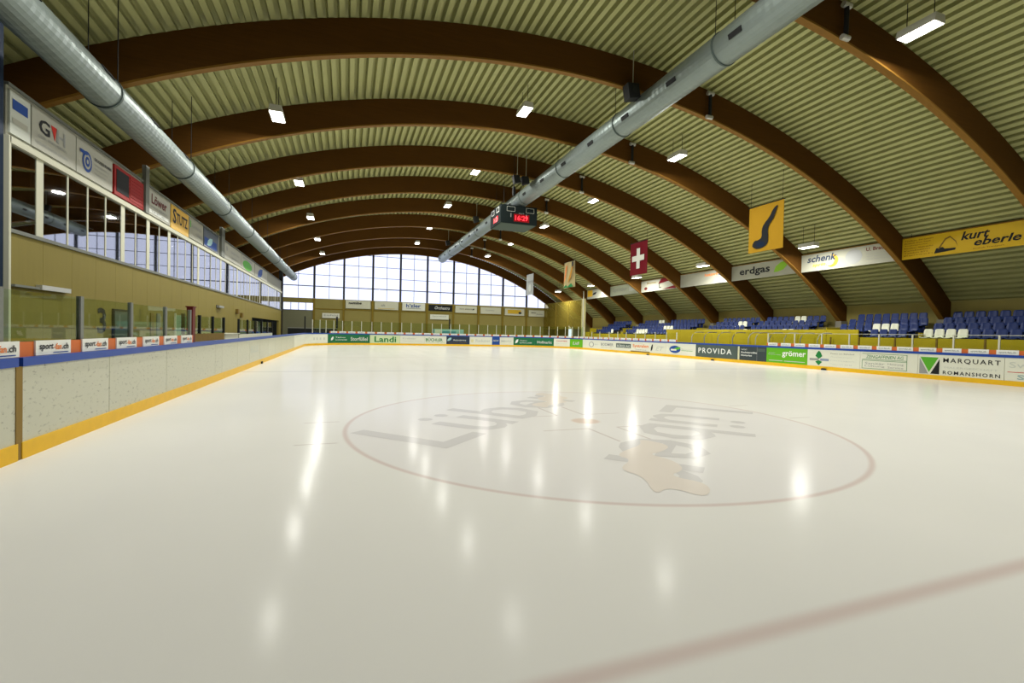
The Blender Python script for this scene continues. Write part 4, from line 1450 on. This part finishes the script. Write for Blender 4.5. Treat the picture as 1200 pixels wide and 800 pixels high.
# ------------------------------------------------------------------ scoreboard
t = thing('scoreboard', 'black cube scoreboard with red clock digits hung over the rink', 'scoreboard', (6.2, 22.2, 8.95))
x0, x1, y0, y1, z0, z1 = 4.92, 7.5, 21.0, 23.3, 9.0, 10.2
box('cabinet', mk('scoreboard_black', (0.010, 0.016, 0.016), 0.8, 0, 0, 4, (1, 1, 1), 0, 0.1), t, x0, x1, y0, y1, z0, z1)
MB().prism([(x0 + 0.05, y0 + 0.05), (x1 - 0.05, y0 + 0.05), (x1 - 0.05, y1 - 0.05), (x0 + 0.05, y1 - 0.05)], 2, z0 - 0.02, z0).build('bottom_plate', mk('scoreboard_green_grey', (0.06, 0.085, 0.065), 0.6), t)
letter('16', t, (x0 + 1.02, y0, z0 + 0.22), XD, UZ, 0.36, 0.34, led_m)
letter('29', t, (x0 + 1.52, y0, z0 + 0.22), XD, UZ, 0.40, 0.34, led_m)
for q in (0.28, 0.45):
    shape(SQ, 'led_dot', t, (x0 + 1.42, y0, z0 + q), XD, UZ, 0.06, 0.06, led_m)
shape(SQ, 'digit_field', t, (x0 + 0.92, y0, z0 + 0.14), XD, UZ, 1.1, 0.5, mk('led_field', (0.10, 0.0, 0.0), .5, emit=(1, 0.02, 0.03), emit_s=0.18), 0.003)
letter('ZEIT', t, (x0 + 1.25, y0, z0 + 0.66), XD, UZ, 0.4, 0.07, inkgrey_m, False)
for xs in (0.42, 1.78):
    for (a, b_, c_, d_) in ((0, 0, 0.58, 0.02), (0, 0.3, 0.58, 0.02), (0, 0, 0.02, 0.32), (0.56, 0, 0.02, 0.32)):
        shape(SQ, 'frame_line', t, (x0 + xs + a, y0, z0 + 0.78 + b_), XD, UZ, c_, d_, inkpale_m)
for xs in (0.68, 1.78):
    shape(SQ, 'frame_line', t, (x0 + xs, y0, z0 + 0.40), XD, UZ, 0.06, 0.26, inkgrey_m)
LFD = (0, -1, 0)
for ys in (0.25, 1.35):
    for (a, b_, c_, d_) in ((0, 0, 0.58, 0.04), (0, 0.3, 0.58, 0.04), (0, 0, 0.06, 0.32), (0.54, 0, 0.06, 0.32)):
        shape(SQ, 'frame_line', t, (x0, y1 - ys - a, z0 + 0.78 + b_), LFD, UZ, c_, d_, inkwhite_m)
letter('16:29', t, (x0, y1 - 0.75, z0 + 0.18), LFD, UZ, 1.0, 0.4, led_m)
for (xx, yy_) in ((x0 + 0.3, y0 + 0.3), (x1 - 0.3, y0 + 0.3), (x0 + 0.3, y1 - 0.3), (x1 - 0.3, y1 - 0.3)):
    MB().tube((xx, yy_, z1), (xx, yy_, zarc(xx, RD)), 0.015, 5).build('hanger_rod', black_m, t)

# loudspeakers and beam fittings near the ridge
def speaker(label, x, y, z, s=0.5):
    t = thing('loudspeaker', label, 'loudspeaker', (x, y, z), 'black loudspeakers under the roof')
    MB().prism([(x - s / 2, z), (x + s / 2, z + 0.12), (x + s / 2 - 0.1, z + s * 1.3), (x - s / 2 - 0.1, z + s * 1.2)], 1, y - s * 0.4, y + s * 0.4).build('cabinet', black_m, t)
    box('grille', dark_m, t, x - s * 0.3, x + s * 0.3, y - s * 0.4 - 0.02, y - s * 0.4, z + 0.2, z + s)
    MB().tube((x, y, z + s * 1.2), (x, y, zarc(x, RD)), 0.02, 6).build('bracket', steel_m, t)


speaker('black loudspeaker left of the ridge duct in front of the second arch', 5.8, BY1 - 0.5, 10.8, 0.48)
speaker('black loudspeaker left of the ridge duct above the scoreboard', 5.72, 18.6, 10.8, 0.4)
speaker('black loudspeaker hung on a pole above the scoreboard', 5.15, 18.6, 10.8, 0.4)
speaker('small black loudspeaker beyond the scoreboard left of the duct', 5.75, 30.2, 11.0, 0.42)
speaker('small black loudspeaker near the far end of the ridge duct', 5.7, 41.6, 11.0, 0.42)
t = thing('hanging_pole', 'short black pole hung above the scoreboard', 'pole', (5.1, 19.0, 10.2))
MB().tube((5.1, 19.0, 10.2), (5.1, 19.0, 10.75), 0.10, 8).build('pole_body', black_m, t)
MB().tube((5.1, 19.0, 10.75), (5.1, 19.0, zarc(5.1, RD)), 0.02, 6).build('hanger_rod', black_m, t)
for i, k in enumerate(range(-1, 8)):
    y = BY1 + BS * k
    xx = 9.87
    zz = zarc(xx)
    t = thing('cable_bracket', '%s grey cable bracket from the camera, on the arch faces right of the ridge duct' % ORD[i], 'bracket', (xx, y - 0.2, zz - 0.15), 'cable brackets along the ridge')
    MB().tube((xx, y - 0.16, zz - 0.1), (xx, y - 0.16, zz + 1.0), 0.07, 8).build('drop_cable', black_m, t)
    MB().tube((xx - 0.16, y - 0.16, zz + 0.95), (xx + 0.16, y - 0.16, zz + 0.95), 0.09, 8).build('clamp', steel_m, t)
    MB().tube((xx - 0.18, y - 0.16, zz - 0.05), (xx + 0.12, y - 0.16, zz - 0.05), 0.085, 8).build('clamp', steel_m, t)
t = thing('conduit', 'thin pale conduit running beside the ridge duct', 'conduit', (6.8, 18, 11.44))
MB().tube((6.8, -12, 11.44), (6.8, 52, 11.44), 0.014, 6).build('pipe', postlight_m, t)

# ------------------------------------------------------------------ lamps
def lamp(label, x, y, z, group):
    t = thing('hall_lamp', label, 'lamp', (x, y, z), group)
    L2, W2 = 0.50, 0.24
    tilt = 0.0
    MB().prism([(x - W2, z), (x + W2, z), (x + W2 - 0.04, z + 0.24), (x - W2 + 0.04, z + 0.24)], 1, y - L2, y + L2).build('housing', lampbody_m, t)
    box('lens', lens_m, t, x - W2 + 0.03, x + W2 - 0.03, y - L2 + 0.03, y + L2 - 0.03, z - 0.015, z - 0.001)
    for q in (y - 0.35, y + 0.35):
        MB().tube((x, q, z + 0.24), (x, q, zarc(x, RD)), 0.012, 5).build('suspension_wire', black_m, t)
    ld = bpy.data.lights.new('lamp_light', 'AREA')
    ld.shape = 'RECTANGLE'
    ld.size, ld.size_y = 0.4, 0.9
    ld.energy = LAMP_WATTS
    ld.color = LAMP_COLOUR
    lo = bpy.data.objects.new('lamp_light', ld)
    COL.objects.link(lo)
    lo.parent = t
    lo.location = (0, 0, -0.03)
    return t


LY0, LS = 11.70, 8.53
rows = (('left row of hall lamps', -7.12, 9.75, -1, 5, 'the left row'),
        ('row of hall lamps left of the ridge duct', 2.95, 11.75, -2, 5, 'the row left of the ridge duct'),
        ('row of hall lamps right of the ridge duct', 11.4, 10.93, -2, 5, 'the row right of the ridge duct'),
        ('right row of hall lamps by the flags', 20.9, 7.12, -2, 5, 'the row over the stand edge'))
for g, x, z, i0, i1, ph in rows:
    for n_, i in enumerate([q for q in range(i0, i1) if not (x > 20 and q == -1)]):
        v0 = -1 if x > 11 and x < 12 else 0          # first lamp of the row that the photograph shows
        if i < v0:
            lab = 'white hall lamp behind the camera, %s of %s' % ('last' if i == -2 else 'first', ph)
        else:
            lab = 'white hall lamp, %s in view, %s' % (['nearest', 'second', 'third', 'fourth', 'fifth', 'sixth'][i - v0], ph)
        lamp(lab, x, LY0 + LS * i - (2.2 if i == -1 else 0), z, g)

# ------------------------------------------------------------------ behind the far boards
t = thing('resurfacer', 'pale cyan ice machine parked behind the far boards', 'ice machine', (7.5, 49.2, -0.03))
box('body', palecyan_m, t, 5.6, 9.3, 48.6, 50.2, 0.45, 2.0)
box('hood', mk('cyan_dark', (.10, .33, .42), .45), t, 6.6, 8.3, 48.57, 50.0, 1.3, 1.75)
box('snow_tank', adwhite_m, t, 5.7, 6.4, 48.57, 50.1, 1.5, 1.95)
box('steering_post', black_m, t, 7.55, 7.7, 49.2, 49.35, 2.0, 3.3)
for xx in (6.2, 8.6):
    for yy_ in (48.55, 50.05):
        MB().tube((xx, yy_, 0.42), (xx, yy_ + 0.2, 0.42), 0.45, 16).build('wheel', black_m, t)
t = thing('stall', 'dark stall at the far left corner behind the glass', 'stall', (-8, 51.6, -0.03))
box('counter', dark_m, t, -11.0, -5.6, 51.5, 52.3, -0.03, 1.7)
box('shelf', inkgrey_m, t, -11.0, -5.6, 51.45, 52.0, 1.72, 1.78)
box('upright', black_m, t, -5.75, -5.55, 51.5, 51.7, 1.78, 3.2)
t = thing('glass_corner_post', 'dark post at the left end of the far glass screen', 'post', (-8.6, 44.2, 0))
box('post_shaft', black_m, t, -8.62, -8.50, 43.6, 43.74, -0.03, 2.95)
box('post_foot', black_m, t, -8.7, -8.46, 43.55, 43.8, -0.03, 0.05)

# small black blocks at the foot of the boards, walkway fence behind the near right glass
for yy_, xx, lab in ((10.75, XR, 'small black block at the foot of the right boards below the tree emblem'), (19.3, XR, 'small black block at the foot of the dark green-grey board'),
                     (27.2, XR, 'small black block at the foot of the right boards by the orange lettering'), (16.4, XL, 'small black block at the foot of the left boards')):
    sg = -1 if xx > 0 else 1
    off = 0.10 if xx > 0 else 0.05
    t = thing('rubber_block', lab, 'block', (xx + sg * 0.1, yy_, 0), 'black blocks along the boards')
    box('block_body', black_m, t, xx + sg * off - 0.025, xx + sg * off + 0.025, yy_ - 0.14, yy_ + 0.14, 0.0, 0.09)
    box('block_cap', mk('rubber_dark', (0.03, 0.03, 0.03), 0.7), t, xx + sg * off - 0.02, xx + sg * off + 0.02, yy_ - 0.11, yy_ + 0.11, 0.09, 0.105)
t = thing('walkway_fence', 'dark brown post fence on the walkway before the near stand blocks', 'fence', (22.3, 4, -0.03))
for yy_ in (-1.2, 0.6, 2.4, 4.2, 6.0, 7.8, 9.6, 11.2):
    box('post', brown_m, t, 22.27, 22.33, yy_ - 0.035, yy_ + 0.035, -0.03, 1.9)
box('rail', brown_m, t, 22.275, 22.325, -1.2, 11.2, 1.0, 1.04)
